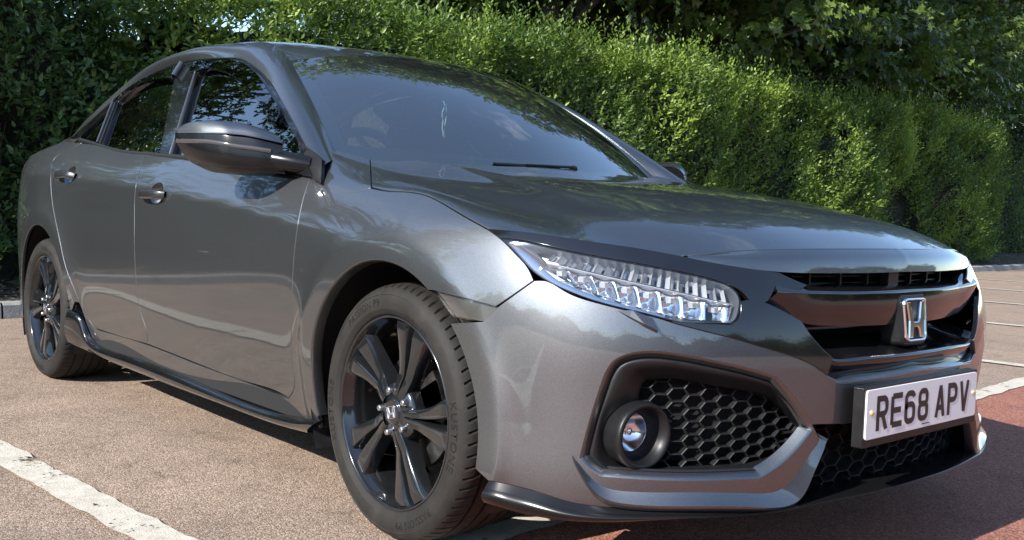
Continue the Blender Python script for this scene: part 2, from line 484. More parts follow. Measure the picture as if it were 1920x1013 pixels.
def make_glass(key, tint, spec_boost=1.0, body=None, body_fac=0., ior=1.5):
    """thin pane: mirror-like reflection by Fresnel over a tinted see-through sheet"""
    m, t, out = nt(key)
    fr = t.nodes.new('ShaderNodeLayerWeight'); fr.inputs['Blend'].default_value = .5
    # Schlick from the facing term, equal on both sides of the pane
    f = mathn(t, 'POWER', fr.outputs['Facing'], 4.0)
    f = mathn(t, 'MULTIPLY_ADD', f, .90, .075*spec_boost)
    gl = t.nodes.new('ShaderNodeBsdfGlossy'); gl.inputs['Roughness'].default_value = .0; gl.inputs['Color'].default_value = (1, 1, 1, 1)
    tr = t.nodes.new('ShaderNodeBsdfTransparent'); tr.inputs['Color'].default_value = (*tint, 1)
    base = tr.outputs[0]
    if body is not None:
        df = t.nodes.new('ShaderNodeBsdfDiffuse'); df.inputs['Color'].default_value = (*body, 1)
        mx = t.nodes.new('ShaderNodeMixShader'); mx.inputs[0].default_value = body_fac
        t.links.new(tr.outputs[0], mx.inputs[1]); t.links.new(df.outputs[0], mx.inputs[2]); base = mx.outputs[0]
    ms = t.nodes.new('ShaderNodeMixShader'); t.links.new(f, ms.inputs[0]); t.links.new(base, ms.inputs[1]); t.links.new(gl.outputs[0], ms.inputs[2])
    t.links.new(ms.outputs[0], out.inputs['Surface']); M[key] = m
make_glass('windscreen_glass', (.42, .54, .47), 3.2, (.5, .56, .58), .03)
make_glass('privacy_glass', (.05, .055, .06), 2.2)
make_glass('side_glass', (.06, .066, .07), 2.4)
make_glass('lamp_lens', (.96, .96, .96), .9)
make_glass('smoked_lens', (.80, .78, .74), 1.0)
make_glass('deflector_acrylic', (.10, .105, .11), 1.0)
def make_reflector():
    m, t, out = nt('lamp_reflector'); b = pbsdf(t, out, (.86, .87, .89), .13, 1.0); M['lamp_reflector'] = m
make_reflector()
def make_led():
    m, t, out = nt('lamp_prism'); b = pbsdf(t, out, (.44, .455, .475), .12, .4, .7, .6); M['lamp_prism'] = m
make_led()
# ---------------------------------------------------------------- the car: surfaces
# x forward (front axle 0), y to the car's left, z up; the side that faces the camera has y < 0
PLAN = np.array([(-3.62, 0), (-3.61, .30), (-3.575, .52), (-3.50, .68), (-3.36, .80), (-3.05, .872), (-2.7, .893), (-2.2, .888), (-1.6, .885),
                 (-1.0, .883), (-.5, .886), (0, .893), (.28, .890), (.45, .866), (.57, .812), (.67, .728), (.75, .62), (.81, .48),
                 (.853, .30), (.876, .13), (.882, 0)])
PLAN[:, 1] *= -1
_full = np.vstack([PLAN, (PLAN[-2::-1]*[1, -1])[:3]])
PK = chord(_full); PSPL = Spl(PK); S_MID = PK[len(PLAN)-1]
ZR = np.array([.10, .18, .25, .34, .46, .58, .66, .72, .78, .84, .90, .96, 1.04, 1.12])
_door = [.10, .068, .052, .034, .0125, .0025, 0, .001, .003, .005, .009, .020, .050, .09]
_quart = [.06, .030, .018, .014, .008, .002, 0, 0, .002, .006, .012, .025, .055, .10]
_ins = {
 -3.62: [.06, .03, .018, .012, .006, .002, 0, .004, .015, .03, .05, .075, .12, .17],
 -3.05: _quart, -2.7: _quart, -2.2: _door, -1.6: _door, -1.0: _door,
 -.5: [.10, .068, .052, .034, .0125, .0025, 0, .001, .004, .010, .028, .064, .115, .17],
 0: [.07, .03, .012, .012, .006, .001, 0, .003, .018, .058, .125, .20, .30, .40],
 .28: [.06, .02, .008, .006, .004, .001, .003, .014, .040, .100, .18, .28, .38, .48],
 .45: [.05, .014, .002, .002, .002, .003, .012, .030, .062, .115, .20, .30, .40, .50],
 .57: [.05, .014, .001, .000, .001, .005, .022, .046, .082, .135, .21, .30, .40, .50],
 .67: [.05, .016, .002, .000, .001, .007, .028, .055, .092, .145, .22, .30, .40, .50],
 .75: [.05, .018, .004, .000, .001, .008, .030, .058, .096, .15, .22, .30, .40, .50],
 .81: [.05, .020, .006, .000, .001, .009, .032, .060, .098, .15, .22, .30, .40, .50],
 .853: [.05, .022, .010, .002, .000, .010, .033, .061, .10, .15, .22, .30, .40, .50],
 .882: [.05, .025, .012, .003, .000, .010, .033, .061, .10, .15, .22, .30, .40, .50],
}
_sx = []; _sv = []
for (x, v) in _ins.items():
    i = int(np.argmin(abs(PLAN[:, 0]-x))); _sx.append(PK[i]); _sv.append(v)
_m = 2*S_MID-np.array(_sx[-4:-1][::-1]); 
IS = Spl(np.array(_sx+list(_m))); IG = np.array(_sv+_sv[-4:-1][::-1]); IZ = Spl(ZR)
AXLE = ((0.0, .325), (-2.697, .325)); R_ARCH, R_FLARE = .362, .425
def softp(x, w): return w*np.logaddexp(0, x/w)
class Body(Surf):
    """outer skin of sides and bumpers; chart = (way along the plan outline, height)"""
    sign = 1.0
    def __init__(self, inset=0.0, flare=True): self.inset = inset; self.flare = flare; self.dom = ((0.3, S_MID+.25), (.10, 1.10))
    def pos(self, q):
        q = np.asarray(q, float); s, z = q[:, 0], q[:, 1]
        C = PSPL.basis(s) @ _full; D = PSPL.basis(s+.003) @ _full-PSPL.basis(s-.003) @ _full
        D /= np.linalg.norm(D, axis=1)[:, None]; Nn = np.stack([D[:, 1], -D[:, 0]], 1)
        d = np.einsum('ni,ij,nj->n', IS.basis(s), IG, IZ.basis(np.clip(z, .08, 1.14)))
        x = C[:, 0]
        # shoulder crease over doors and quarter
        zc = np.interp(x, [-3.4, -2.9, -2.2, -1.5, -.8, -.45, .1], [.925, .915, .893, .853, .80, .762, .72])
        k = np.interp(x, [-3.5, -3.0, -2.0, -.7, -.2, .05], [0, .22, .42, .42, .16, 0])
        d = d+k*softp(z-zc, .003)
        if self.flare:
            for (ax, az), amp in zip(AXLE, (.016, .014)):
                r = np.hypot(x-ax, z-az); e = np.exp(-softp(r-R_FLARE, .0055)/np.interp(z, [.38, .62], [.022, .06]))
                c1 = np.clip((z-.14)/.14, 0, 1); c2 = np.clip((.60-abs(x-ax))/.20, 0, 1); e = e*c1*c1*(3-2*c1)*c2*c2*(3-2*c2)
                d = d-amp*e
        d = d+(self.inset(C[:, 1]) if callable(self.inset) else self.inset)
        return np.stack([C[:, 0]-Nn[:, 0]*d, C[:, 1]-Nn[:, 1]*d, z], 1)
BODY = Body(); BODY_IN = Body(.022); BODY_IN._tab = None
del BODY_IN._tab
def s_of_x(x):
    """plan coordinate of a given x on the near side"""
    return np.interp(x, PLAN[:, 0], PK[:len(PLAN)])
def circ(ax, r, a0, a1, n=28):
    a = np.radians(np.linspace(a0, a1, n)); c = AXLE[ax]
    return np.stack([s_of_x(c[0]+r*np.cos(a)), c[1]+r*np.sin(a)], 1)

# bonnet surface: lines from the windscreen to the nose, from the middle outwards
def line_pts(pts, n=9):
    p = np.asarray(pts, float); k = chord(p); return Spl(k).basis(np.linspace(0, k[-1], n)) @ p
_h0 = [(-.40, 0, .962), (-.10, 0, .925), (.20, 0, .893), (.50, 0, .848), (.70, 0, .801), (.80, 0, .762), (.832, 0, .742)]
_h1 = [(-.44, -.25, .963), (-.12, -.245, .925), (.18, -.24, .893), (.47, -.235, .848), (.68, -.23, .800), (.78, -.225, .762), (.815, -.22, .741)]
_h2 = [(-.52, -.47, .966), (-.20, -.465, .927), (.10, -.455, .893), (.40, -.445, .845), (.60, -.43, .803), (.72, -.41, .768), (.765, -.40, .744)]
_h3 = [(-.60, -.60, .966), (-.28, -.62, .918), (.03, -.625, .878), (.31, -.62, .831), (.50, -.60, .795), (.615, -.58, .768), (.665, -.57, .746)]
_h4 = [(-.66, -.75, .992), (-.36, -.752, .918), (-.08, -.755, .868), (.16, -.755, .828), (.335, -.735, .797), (.46, -.71, .772), (.53, -.70, .75)]
def _body_row(xz):
    q = np.array([(s_of_x(x), z) for x, z in xz]); return BODY.pos(q)
_z5 = [(-.66, .945), (-.40, .872), (-.16, .857), (.05, .842), (.18, .810), (.30, .776), (.40, .748)]
_h5 = _body_row(_z5); _h6 = _body_row([(x, z-.045) for x, z in _z5])
_hl = [line_pts(l) for l in (_h0, _h1, _h2, _h3, _h4, _h5, _h6)]
_hl = [_hl[2]*[1, -1, 1], _hl[1]*[1, -1, 1]]+_hl
_hg = np.stack(_hl, 1); _kv = np.mean([chord(r) for r in _hg], axis=0); _kv = _kv-_kv[2]
_kv[0], _kv[1] = -_kv[4], -_kv[3]
class Bonnet(Net):
    ridge = None
    def pos(self, q):
        P = Net.pos(self, q)
        if self.ridge is not None:
            yr = np.interp(P[:, 0], self.ridge[:, 0], self.ridge[:, 1]); t = softp(abs(P[:, 1])-yr, .0035)
            fade = np.interp(P[:, 0], self.ridge[[0, -1], 0]+[-.05, .06], [1, 0])*np.interp(P[:, 0], [self.ridge[-1, 0]-.35, self.ridge[-1, 0]+.06], [1, 0])
            P = P-np.stack([0*t, 0*t, fade*np.interp(P[:, 0], [-.5, .1], [.25, .8])*t*np.exp(-t/.05)], 1)
        return P
HOOD = Bonnet(_hg, sign=-1.0, kv=_kv); HOOD.dom = (HOOD.dom[0], (0.0, HOOD.dom[1][1]))
_rg = HOOD.pos(HOOD.at([(800, 297), (862, 309), (960, 333), (1060, 360), (1160, 392), (1240, 420), (1320, 458)])); _rg = _rg[np.argsort(_rg[:, 0])]; _rg[:, 1] = abs(_rg[:, 1])
HOOD.ridge = _rg[:, :2]; del HOOD._tab
# side windows
class SideGlass(Surf):
    sign = 1.0
    dom = ((-3.0, -.2), (.84, 1.44))
    def __init__(self, inset=0.): self.inset = inset
    def pos(self, q):
        x, z = q[:, 0], q[:, 1]; h = z-.96
        y = .812-.40*h-.36*h*abs(h)-.045*np.maximum(0, -1.5-x)**2-.03*np.maximum(0, x+.9)**2-self.inset
        return np.stack([x, -y, z], 1)
SG = SideGlass(); SG_IN = SideGlass(.012)
# windscreen
_wb = [(-.385, 0, .945), (-.415, -.25, .950), (-.48, -.48, .960), (-.572, -.712, .972)]
_wt = [(-1.015, 0, 1.352), (-1.022, -.22, 1.346), (-1.042, -.41, 1.326), (-1.085, -.578, 1.292)]
_wm = [np.array(a)*.5+np.array(b)*.5+np.array((.028, 0, .030))*(1-.55*(i/3)**2) for i, (a, b) in enumerate(zip(_wb, _wt))]
_wq = [np.array(a)*.75+np.array(b)*.25+np.array((.021, 0, .022))*(1-.55*(i/3)**2) for i, (a, b) in enumerate(zip(_wb, _wt))]
_wr = [np.array(a)*.25+np.array(b)*.75+np.array((.021, 0, .024))*(1-.55*(i/3)**2) for i, (a, b) in enumerate(zip(_wb, _wt))]
def mir_rows(rows):
    out = []
    for r in rows:
        r = [np.asarray(p, float) for p in r]; out.append([p*[1, -1, 1] for p in r[:0:-1]]+r)
    return out
WS = Net(np.array(mir_rows([_wb, _wq, _wm, _wr, _wt])), sign=1.0)
# ---------------------------------------------------------------- the car: sheet parts
def T(S, px, d=0.0):
    return S.off(S.at(px), d)
def near_mid(P, Q): return not (abs(P[1]) < .004 and abs(Q[1]) < .004)
car = empty('car', (0, 0, 0))
tag(car, 'dark metallic grey five door hatchback with black alloy wheels parked in a bay', 'car')
paint = M['paint']

# --- outlines traced in the photograph, in its pixels
E_split = [(272, 289), (261, 322), (254, 355), (252, 400), (252, 450), (254, 510), (258, 556), (268, 600), (276, 628), (275, 645)]
E_bot_f = [(275, 645), (369, 682), (470, 719), (526, 738), (541, 747)]
E_front = [(541, 747), (548, 737), (548, 680), (547, 600), (550, 500), (556, 440), (566, 385), (577, 348), (584, 331)]
E_belt_f = [(584, 331), (540, 323), (450, 309), (345, 296), (272, 289)]
E_rear = [(97, 305), (95, 335), (96, 362), (101, 399), (111, 447), (124, 504), (144, 554), (157, 585), (167, 601), (182, 617)]
E_bot_r = [(182, 617), (228, 632), (275, 645)]
E_belt_r = [(272, 289), (215, 282), (181, 272), (153, 268)]
E_top_r = [(153, 268), (128, 281), (104, 295), (97, 305)]
HANDLES = [((292, 363), (-1.42, .02)), ((129, 329), (-2.36, .02))]

def handle_hole(px):
    """oval finger bowl under a door handle, in chart coordinates"""
    c = BODY.at([px])[0]; a = np.linspace(0, 2*np.pi, 24, endpoint=False)
    return np.stack([c[0]+.055*np.cos(a), c[1]+.036*np.sin(a)], 1), c
def door(name, outline, hpx):
    h, c = handle_hole(hpx)
    g = panel(BODY, BODY.at(curve_poly(outline)), holes=[h], res=.022, step=.014, gap=.003)
    # finger bowl
    rings = []
    for k, dd in ((1.0, 0), (.9, .010), (.65, .022), (.3, .027), (.02, .028)):
        hh = c+(h-c)*k; P = BODY.off(hh, -dd-.001); rings.append(P)
    grid_geo(np.stack(rings, 0), closed_v=True, flip=False, geo=g)
    return g, c
def handle_geo(c, L=.205):
    """bar handle standing proud of the door over its finger bowl"""
    t = np.linspace(-1, 1, 25); s0 = c[0]-.012
    q = np.stack([s0+t*L/2, np.full_like(t, c[1]-.004)], 1)
    P = BODY.off(q, 0); N = BODY.nrm(q)
    h = .0165*(1-.35*abs(t)**3); out = .030*(1-abs(t)**4*.75)+.002
    D = np.gradient(P, axis=0); D /= np.linalg.norm(D, axis=1)[:, None]; W = np.cross(N, D)
    a = np.linspace(0, 2*np.pi, 14, endpoint=False)
    th = .011
    ca, sa = np.cos(a), np.sin(a); ca = np.sign(ca)*abs(ca)**.7; sa = np.sign(sa)*abs(sa)**.7
    G = P[:, None]+N[:, None]*(out[:, None, None]-th*.6+ca[None, :, None]*th*(1-.5*abs(t[:, None, None])**6))+W[:, None]*(sa[None, :, None]*h[:, None, None])
    g = grid_geo(G, closed_v=True)
    for e in (0, -1):
        b = len(g.v); g.v += [tuple(x) for x in G[e]]; g.n += [tuple(D[e]*(1 if e else -1))]*14
        f = tuple(range(b, b+14)); g.f.append(f if e else tuple(reversed(f))); g.m.append(0)
    return g
def pair(geo_fn, name, mat, parent):
    """the same part on the near and the far side"""
    g = geo_fn(); a = g.obj(name, mat, parent); b = g.mirrored().obj(name, mat, parent); return a, b
DOORS = []
for name, outline, hp in (('front_door', [E_split, E_bot_f, E_front, E_belt_f], HANDLES[0]), ('rear_door', [E_rear, E_bot_r, E_split[::-1], E_belt_r, E_top_r], HANDLES[1])):
    g, c = door(name, outline, hp[0])
    a = g.obj(name, paint, car); b = g.mirrored().obj(name, paint, car)
    hg = handle_geo(c); hg.obj('door_handle', M['handle_grey'], a); hg.mirrored().obj('door_handle', M['handle_grey'], b)
    DOORS.append((a, b))

# --- sill
q_sill = BODY.at(curve_poly([[(182, 619), (275, 647), (369, 684), (470, 721), (541, 749)], [(541, 749), (549, 741)], [(549, 741), (550, 778)], [(550, 778), (453, 747), (305, 688), (184, 644), (173, 634)], [(173, 634), (160, 600), (150, 566)], [(150, 566), (159, 588), (169, 604), (182, 619)]]))
pair(lambda: panel(BODY, q_sill, res=.02, gap=.0012), 'sill', paint, car)

# --- front wing (fender)
q_front_edge = BODY.at(curve_poly([E_front]))
E_shut = [(696, 351), (722, 357), (760, 359.5), (799, 366), (850, 393), (906, 425)]
q1 = BODY.at(curve_poly([[(584, 331), (590, 348), (615, 360), (650, 362), (696, 353)], [(696, 353), (722, 358), (760, 360), (799, 367), (850, 394), (906, 426), (917, 432)], [(917, 432), (936, 446), (969, 479), (990, 504), (1000, 526)], [(1000, 526), (965, 551), (929, 575)], [(929, 575), (870, 559), (815, 545)]]))
_end = q1[-1]; _a0 = math.degrees(math.atan2(_end[1]-AXLE[0][1], .362*math.cos(math.asin(min(1, (_end[1]-AXLE[0][1])/.362)))))
arc_f = circ(0, R_ARCH, _a0, 192, 40)
q_fend = np.vstack([q_front_edge, q1[1:], arc_f, [[s_of_x(-.372), .205], [s_of_x(-.40), .205]], BODY.at([(550, 776)])])
def fender():
    g = panel(BODY, q_fend, res=.010, gap=.0016, step=.009)
    # arch lip turned in under the flare
    arch = circ(0, R_ARCH, _a0, 192, 50); P = BODY.off(arch, -.001)
    rows = [P, P+np.array([0, .006, 0]), P+np.array([0, .030, 0])]
    c = np.array([0, 0, AXLE[0][1]])
    rows[1] = rows[1]+(c*[0, 0, 1]-P*[1, 0, 1])*.012; rows[2] = rows[2]+(c*[0, 0, 1]-P*[1, 0, 1])*.014
    grid_geo(np.stack(rows, 0), geo=g, flip=False)
    qh = HOOD.at(curve_poly([[(586, 276), (622, 279), (650, 284), (693, 291)], [(693, 291), (695, 352)], [(695, 352), (650, 363), (615, 362), (590, 350), (584, 331)], [(584, 331), (583, 300), (586, 276)]]))
    panel(HOOD, qh, res=.014, gap=.001, geo=g)
    return g
pair(fender, 'front_wing', paint, car)

# --- quarter panel with the rear bumper corner
q_rear_edge = BODY.at(curve_poly([E_top_r, E_rear[:-1]]))
arc_r = circ(1, R_ARCH, 2, 188, 44)
q_quart = np.vstack([q_rear_edge, BODY.at([(150, 568), (140, 566)]), arc_r[(arc_r[:, 1] > 0)], [[s_of_x(-3.07), .235], [PK[2], .22], [PK[1], .24], [PK[1], .93], [PK[3], .962], [PK[4], .985], [s_of_x(-3.15), 1.008], [s_of_x(-2.95), 1.035], [s_of_x(-2.75), 1.06]]])
pair(lambda: panel(BODY, q_quart, res=.022, gap=.0015), 'quarter_panel', paint, car)

# --- bonnet
h_rear = HOOD.at([(695, 291), (760, 298), (860, 308), (940, 312), (1000, 313.5)]); h_rear = np.vstack([h_rear, [[h_rear[-1][0]-.004, 0]]])
h_front = HOOD.at(smooth([(1690, 467), (1600, 466.5), (1500, 467), (1380, 470.5), (1276, 480.5)], step=12))
h_front = np.vstack([[[h_front[0][0]+.002, 0]], h_front[1:]])
h_side = HOOD.at(curve_poly([[(1276, 480.5), (1200, 467), (1100, 452.5), (1000, 438), (917, 430)], [(917, 430), (906, 424), (850, 392), (799, 365.5), (760, 358.5), (722, 356.5), (697, 350)], [(697, 350), (695, 291)]]))
q_hood = np.vstack([smooth(h_rear, step=.02), h_front, h_side[1:]])
def bonnet():
    g = panel(HOOD, q_hood, res=.016, gap=.002, keep=near_mid)
    return g.both()
bonnet().obj('bonnet', paint, car)

# --- windscreen with its black border, cowl below
ws_l = [(622, 277), (600, 226), (571, 166), (541, 112)]
def windscreen():
    q = np.array([(a, b) for a, b in zip(np.linspace(WS.dom[0][0]-.02, WS.dom[0][0]-.02, 30), np.linspace(WS.dom[1][0], WS.dom[1][1], 30))])
    (a0, a1), (b0, b1) = WS.dom
    n = (26, 44)
    A, B = np.meshgrid(np.linspace(a0-.03, a1, n[0]), np.linspace(b0, b1, n[1]), indexing='ij')
    Q = np.stack([A.ravel(), B.ravel()], 1); P = WS.pos(Q).reshape(*n, 3)
    return grid_geo(P, flip=False), (a0, a1, b0, b1)
g, _d = windscreen()
ws = g.obj('windscreen', M['windscreen_glass'], car)
def frit():
    a0, a1, b0, b1 = _d; o = np.array([(a0-.03, b0), (a1, b0), (a1, b1), (a0-.03, b1)]); 
    i = np.array([(a0+.045, b0+.045), (a1-.045, b0+.05), (a1-.045, b1-.05), (a0+.045, b1-.045)])
    g = Geo()
    o2 = resample(o, .03); 
    P = panel(WS, o, holes=[i], res=.03, gap=0, lift=-.004, flange=0)
    return P
frit().obj('black_border', M['satin_black'], ws)
# --- windscreen pillar and roof rail
DLO = [(582, 290), (551, 229), (524, 181.5), (498, 143), (455, 112), (419, 108.5), (352, 115), (302, 130.5), (252, 157), (208, 191), (165, 230), (134, 257), (110, 276)]
_dl = T(SG, DLO)
_in = np.vstack([T(WS, [(621, 277), (597, 219), (570, 163), (542, 113)]),
                 [(-1.27, -.545, 1.372), (-1.42, -.548, 1.392), (-1.7, -.548, 1.408), (-1.95, -.543, 1.402), (-2.2, -.538, 1.376), (-2.45, -.533, 1.33), (-2.72, -.54, 1.255), (-2.95, -.57, 1.165), (-3.15, -.62, 1.07)]])
_dl = np.vstack([[_dl[0]+(_dl[0]-_dl[1])*.45], _dl]); _in = np.vstack([[_in[0]+(_in[0]-_in[1])*.45], _in])
def rail():
    n = 70
    k = chord(_in); B = Spl(k).basis(np.linspace(0, k[-1], n)); o = B @ _dl; i = B @ _in
    mid = (o+i)/2; w = np.linalg.norm(i-o, axis=1)[:, None]
    out = np.cross(np.gradient(mid, axis=0), i-o); out /= np.linalg.norm(out, axis=1)[:, None]
    out = out*np.sign((out*(mid-[-1.6, 0, .8])).sum(1))[:, None]
    C = [o-out*.010, o+out*.001, o*.8+i*.2+out*w*.10, mid+out*w*.14, o*.2+i*.8+out*w*.09, i+out*.003, i-out*.012]
    return loft(C[:2], sharp=True), loft(C[1:6], sub=5), C
g0, g, RC = rail()
f_ = (np.array(g.n[len(g.n)//2]) @ (np.array(g.v[len(g.v)//2])-np.array([-1.6, 0, .9]))) < 0
g = loft(RC[:2], sharp=True, flip=f_); loft(RC[1:6], sub=5, flip=f_, geo=g); loft(RC[5:], sharp=True, flip=f_, geo=g)
ra = g.obj('roof_rail', paint, car); rb = g.mirrored().obj('roof_rail', paint, car)
# --- roof
def roof():
    rows = []
    top = WS.pos(np.stack([np.full(9, WS.dom[0][1]), np.linspace(WS.dom[1][0], WS.dom[1][1], 9)], 1))
    if top[0, 1] > 0: top = top[::-1]
    rows.append(top)
    for x, zc in ((-1.27, 1.405), (-1.7, 1.434), (-2.1, 1.425), (-2.45, 1.375), (-2.72, 1.30)):
        k = chord(_in); i = int(np.argmin(abs(_in[:, 0]-x))); tt = np.interp(-x, -_in[4:, 0], k[4:]); e = (Spl(k).basis(np.array([tt])) @ _in)[0]
        y = np.linspace(-1, 1, 9); rows.append(np.stack([np.full(9, e[0])+.05*(1-y**2)*0, y*abs(e[1]), zc-(zc-e[2])*abs(y)**2.6], 1))
    N_ = Net(np.array(rows)); (a0, a1), (b0, b1) = N_.dom
    A, B = np.meshgrid(np.linspace(a0, a1, 50), np.linspace(b0, b1, 40), indexing='ij')
    P = N_.pos(np.stack([A.ravel(), B.ravel()], 1)).reshape(50, 40, 3)
    return grid_geo(P, flip=True), P
g, RP = roof()
if np.mean([n[2] for n in g.n]) < 0: g = grid_geo(RP, flip=False)
rf = g.obj('roof', paint, car)
# --- tailgate glass and panel closing the back
def tailgate():
    y = np.linspace(-1, 1, 11); rows = []
    for x, w, z in ((-2.73, .535, 1.298), (-3.0, .56, 1.17), (-3.28, .62, 1.05), (-3.46, .66, .99), (-3.56, .66, .93), (-3.60, .62, .80), (-3.60, .6, .55)):
        rows.append(np.stack([np.full(11, x)-.03*(1-y**2), y*w, np.full(11, z)-(.04 if z > 1.0 else 0)*abs(y)**3], 1))
    return grid_geo(np.array(rows), flip=True)
tailgate().obj('tailgate', M['gloss_black'], car)

# --- inner shell that keeps the panel gaps dark
def shell():
    g = Geo()
    s = np.linspace(PK[1], S_MID, 150); z = np.linspace(.24, .95, 18)
    A, B = np.meshgrid(s, z, indexing='ij'); q = np.stack([A.ravel(), B.ravel()], 1)
    S_ = Body(.03, flare=False); P = S_.pos(q).reshape(len(s), len(z), 3)
    # leave the wheel openings and everything ahead of the front axle's arch to other parts
    keep = []
    for i in range(len(s)-1):
        for j in range(len(z)-1):
            c = P[i:i+2, j:j+2].reshape(4, 3).mean(0)
            if any(math.hypot(c[0]-ax, c[2]-az) < .40 for ax, az in AXLE) or c[0] > .30: continue
            if c[0] > -.5 and c[2] > .80: continue
            keep.append((i*len(z)+j, (i+1)*len(z)+j, (i+1)*len(z)+j+1, i*len(z)+j+1))
    g.add(P.reshape(-1, 3), keep, S_.nrm(q))
    return g.both()
shell().obj('inner_shell', M['void_black'], car)
# ---------------------------------------------------------------- the car: front end
def mid_curve(S, px, n=60, d=0.0):
    """photo polyline on a surface, continued to the car's middle plane, as n points from the near side to y = 0"""
    P = S.off(S.at(smooth(px, step=10)), d)
    P = P[P[:, 1] < -.004] if (P[:, 1] > -.004).any() else P
    e = P[-1]+(P[-1]-P[-4])*(0-P[-1][1])/(P[-1][1]-P[-4][1]); e[2] = P[-1][2]; e[1] = 0
    e[0] = max(P[-1][0], min(e[0], P[-1][0]+.01))
    P = np.vstack([P, e]); k = chord(P)
    P = np.stack([np.interp(np.linspace(0, k[-1], n), k, P[:, c]) for c in range(3)], 1)
    Q = np.vstack([P, (P*[1, -1, 1])[-2::-1]])
    for _ in range(14): Q[1:-1] = .25*Q[:-2]+.5*Q[1:-1]+.25*Q[2:]
    w = np.clip((np.arange(n)-n*.35)/(n*.4), 0, 1)[:, None]
    return P*(1-w)+Q[:n]*w
def sm3(P, it=6):
    P = P.copy()
    for _ in range(it): P[1:-1] = .25*P[:-2]+.5*P[1:-1]+.25*P[2:]
    return P

# ----- bumper skin
F_OUT = [[(1132, 706), (1150, 678), (1178, 664), (1224, 659), (1268, 663), (1342, 677), (1415, 694), (1455, 706)],
         [(1455, 706), (1484, 737), (1508, 770), (1523, 795)], [(1523, 795), (1524, 806)],
         [(1524, 806), (1490, 847), (1452, 880), (1424, 897)], [(1424, 897), (1360, 900), (1231, 900), (1128, 893)],
         [(1128, 893), (1105, 879), (1087, 858)], [(1087, 858), (1108, 780), (1132, 706)]]
B_TOP = [[(1002, 527), (1020, 527), (1058, 546), (1121, 569), (1184, 585), (1247, 601), (1262, 606)],
         [(1262, 606), (1311, 619), (1374, 635), (1437, 654), (1500, 674), (1530, 689), (1551, 704), (1570, 715)]]
B_TOPMID = [(1570, 715), (1605, 712.5), (1682, 701.5), (1740, 689)]
B_BOT_NEAR = [(915, 901), (1010, 923), (1066, 941), (1106, 948), (1268, 953), (1440, 951)]
BUMP = Body(0.0)
def bumper():
    g = Geo()
    top = curve_poly(B_TOP); q_top = BUMP.at(top)
    q_mid = BUMP.at(smooth(B_TOPMID, step=10)); q_mid = q_mid[q_mid[:, 0] < S_MID-.01]
    zt = q_mid[-1, 1]
    low = BUMP.at(smooth(B_BOT_NEAR, step=10))
    # lower grille opening: cut from the skin, open towards the middle
    lg = BUMP.at(curve_poly([[(1523, 797), (1595, 800)], [(1523, 797), (1541, 822)]]))
    z_lg = BUMP.at([(1523, 796)])[0]
    wingtip = BUMP.at([(1545, 820)])[0]; wend = BUMP.at([(1500, 905)])[0]
    arch = circ(0, R_ARCH, -12, math.degrees(math.asin((.565-AXLE[0][1])/R_ARCH)), 22)
    lampq = BUMP.at([(846, 596), (905, 604), (930, 579)])
    outer = np.vstack([q_top, q_mid[1:], [[S_MID, zt]], [[S_MID, z_lg[1]-.012]], [[z_lg[0]+.10, z_lg[1]-.006]], [z_lg], [wingtip+[-.012, -.004]], [wend], low[::-1], arch[1:], lampq[1:]])
    hole = BUMP.at(curve_poly(F_OUT))
    panel(BUMP, outer, holes=[hole], res=.010, gap=.0012, step=.008, geo=g, keep=near_mid)
    # arch lip
    a2 = circ(0, R_ARCH, -12, 40, 30); P = BUMP.off(a2, -.001); c = np.array([0, 0, AXLE[0][1]])
    rows = [P, P+[0, .006, 0]+(c-P*[1, 0, 1])*.012, P+[0, .03, 0]+(c-P*[1, 0, 1])*.014]
    grid_geo(np.stack(rows, 0), geo=g, flip=True)
    # chamfered wall round the fog lamp opening
    hq = resample(hole, .008); W = []
    cen = hq.mean(0)
    for k, d in ((0, -.0005), (.006, -.004), (.016, -.022)):
        W.append(BUMP.off(inset_poly(hq, k), d))
    grid_geo(np.stack(W, 0), closed_v=True, flip=(poly_area(hq) < 0), geo=g)
    return g, outer, hole
g, Q_BUMP, Q_FOG = bumper()
_sh = mid_curve(BUMP, [(1551, 705), (1570, 715.5), (1605, 713), (1682, 702), (1740, 689.5)], 60, .0)
_l = loft([_sh+[.001, 0, -.003], _sh+[-.003, 0, .001], _sh+[-.05, 0, .012]], sub=4)
if np.mean(np.array(_l.n)[:, 2]) < 0: _l.f = [tuple(reversed(f)) for f in _l.f]; _l.n = [(-a, -b, -c) for a, b, c in _l.n]
g.add(_l.v, _l.f, _l.n)
bump_o = g.both().obj('front_bumper', paint, car)

# ----- wing blade under the fog lamp, body colour
CREST = [(1073, 853), (1086, 876), (1104, 903), (1128, 928), (1160, 937), (1268, 942), (1415, 944), (1470, 942), (1488, 934), (1512, 896), (1535, 850), (1550, 823)]
INNER = [(1076, 862), (1090, 866), (1106, 882), (1130, 895), (1165, 900), (1268, 902), (1400, 901), (1440, 893), (1458, 878), (1490, 848), (1512, 824), (1527, 808)]
def blade():
    n = 64
    def cv(px, d): 
        P = BUMP.off(BUMP.at(smooth(px, n=n)), d); return sm3(P, 3)
    t = np.linspace(0, 1, n)[:, None]; swell = np.sin(np.pi*np.clip(t*1.02, 0, 1))**.5
    up = cv(INNER, -.012); cr = cv(CREST, .004)
    fwd = BUMP.nrm(BUMP.at(smooth(CREST, n=n)))
    cr = cr+fwd*(.016*swell)
    low = cr+np.array([0, 0, -.010])*1.0-fwd*.006
    low2 = cr+np.array([0, 0, -.022])-fwd*.030
    g = loft([up, up*.45+cr*.55-fwd*.004*swell, cr], sub=6)
    f = np.mean([v[2] for v in g.n]) < 0
    g = loft([up, up*.45+cr*.55-fwd*.004*swell, cr], sub=6, flip=f)
    loft([cr, low, low2], sub=4, geo=g, flip=f)
    # far end closes against the lower grille
    return g
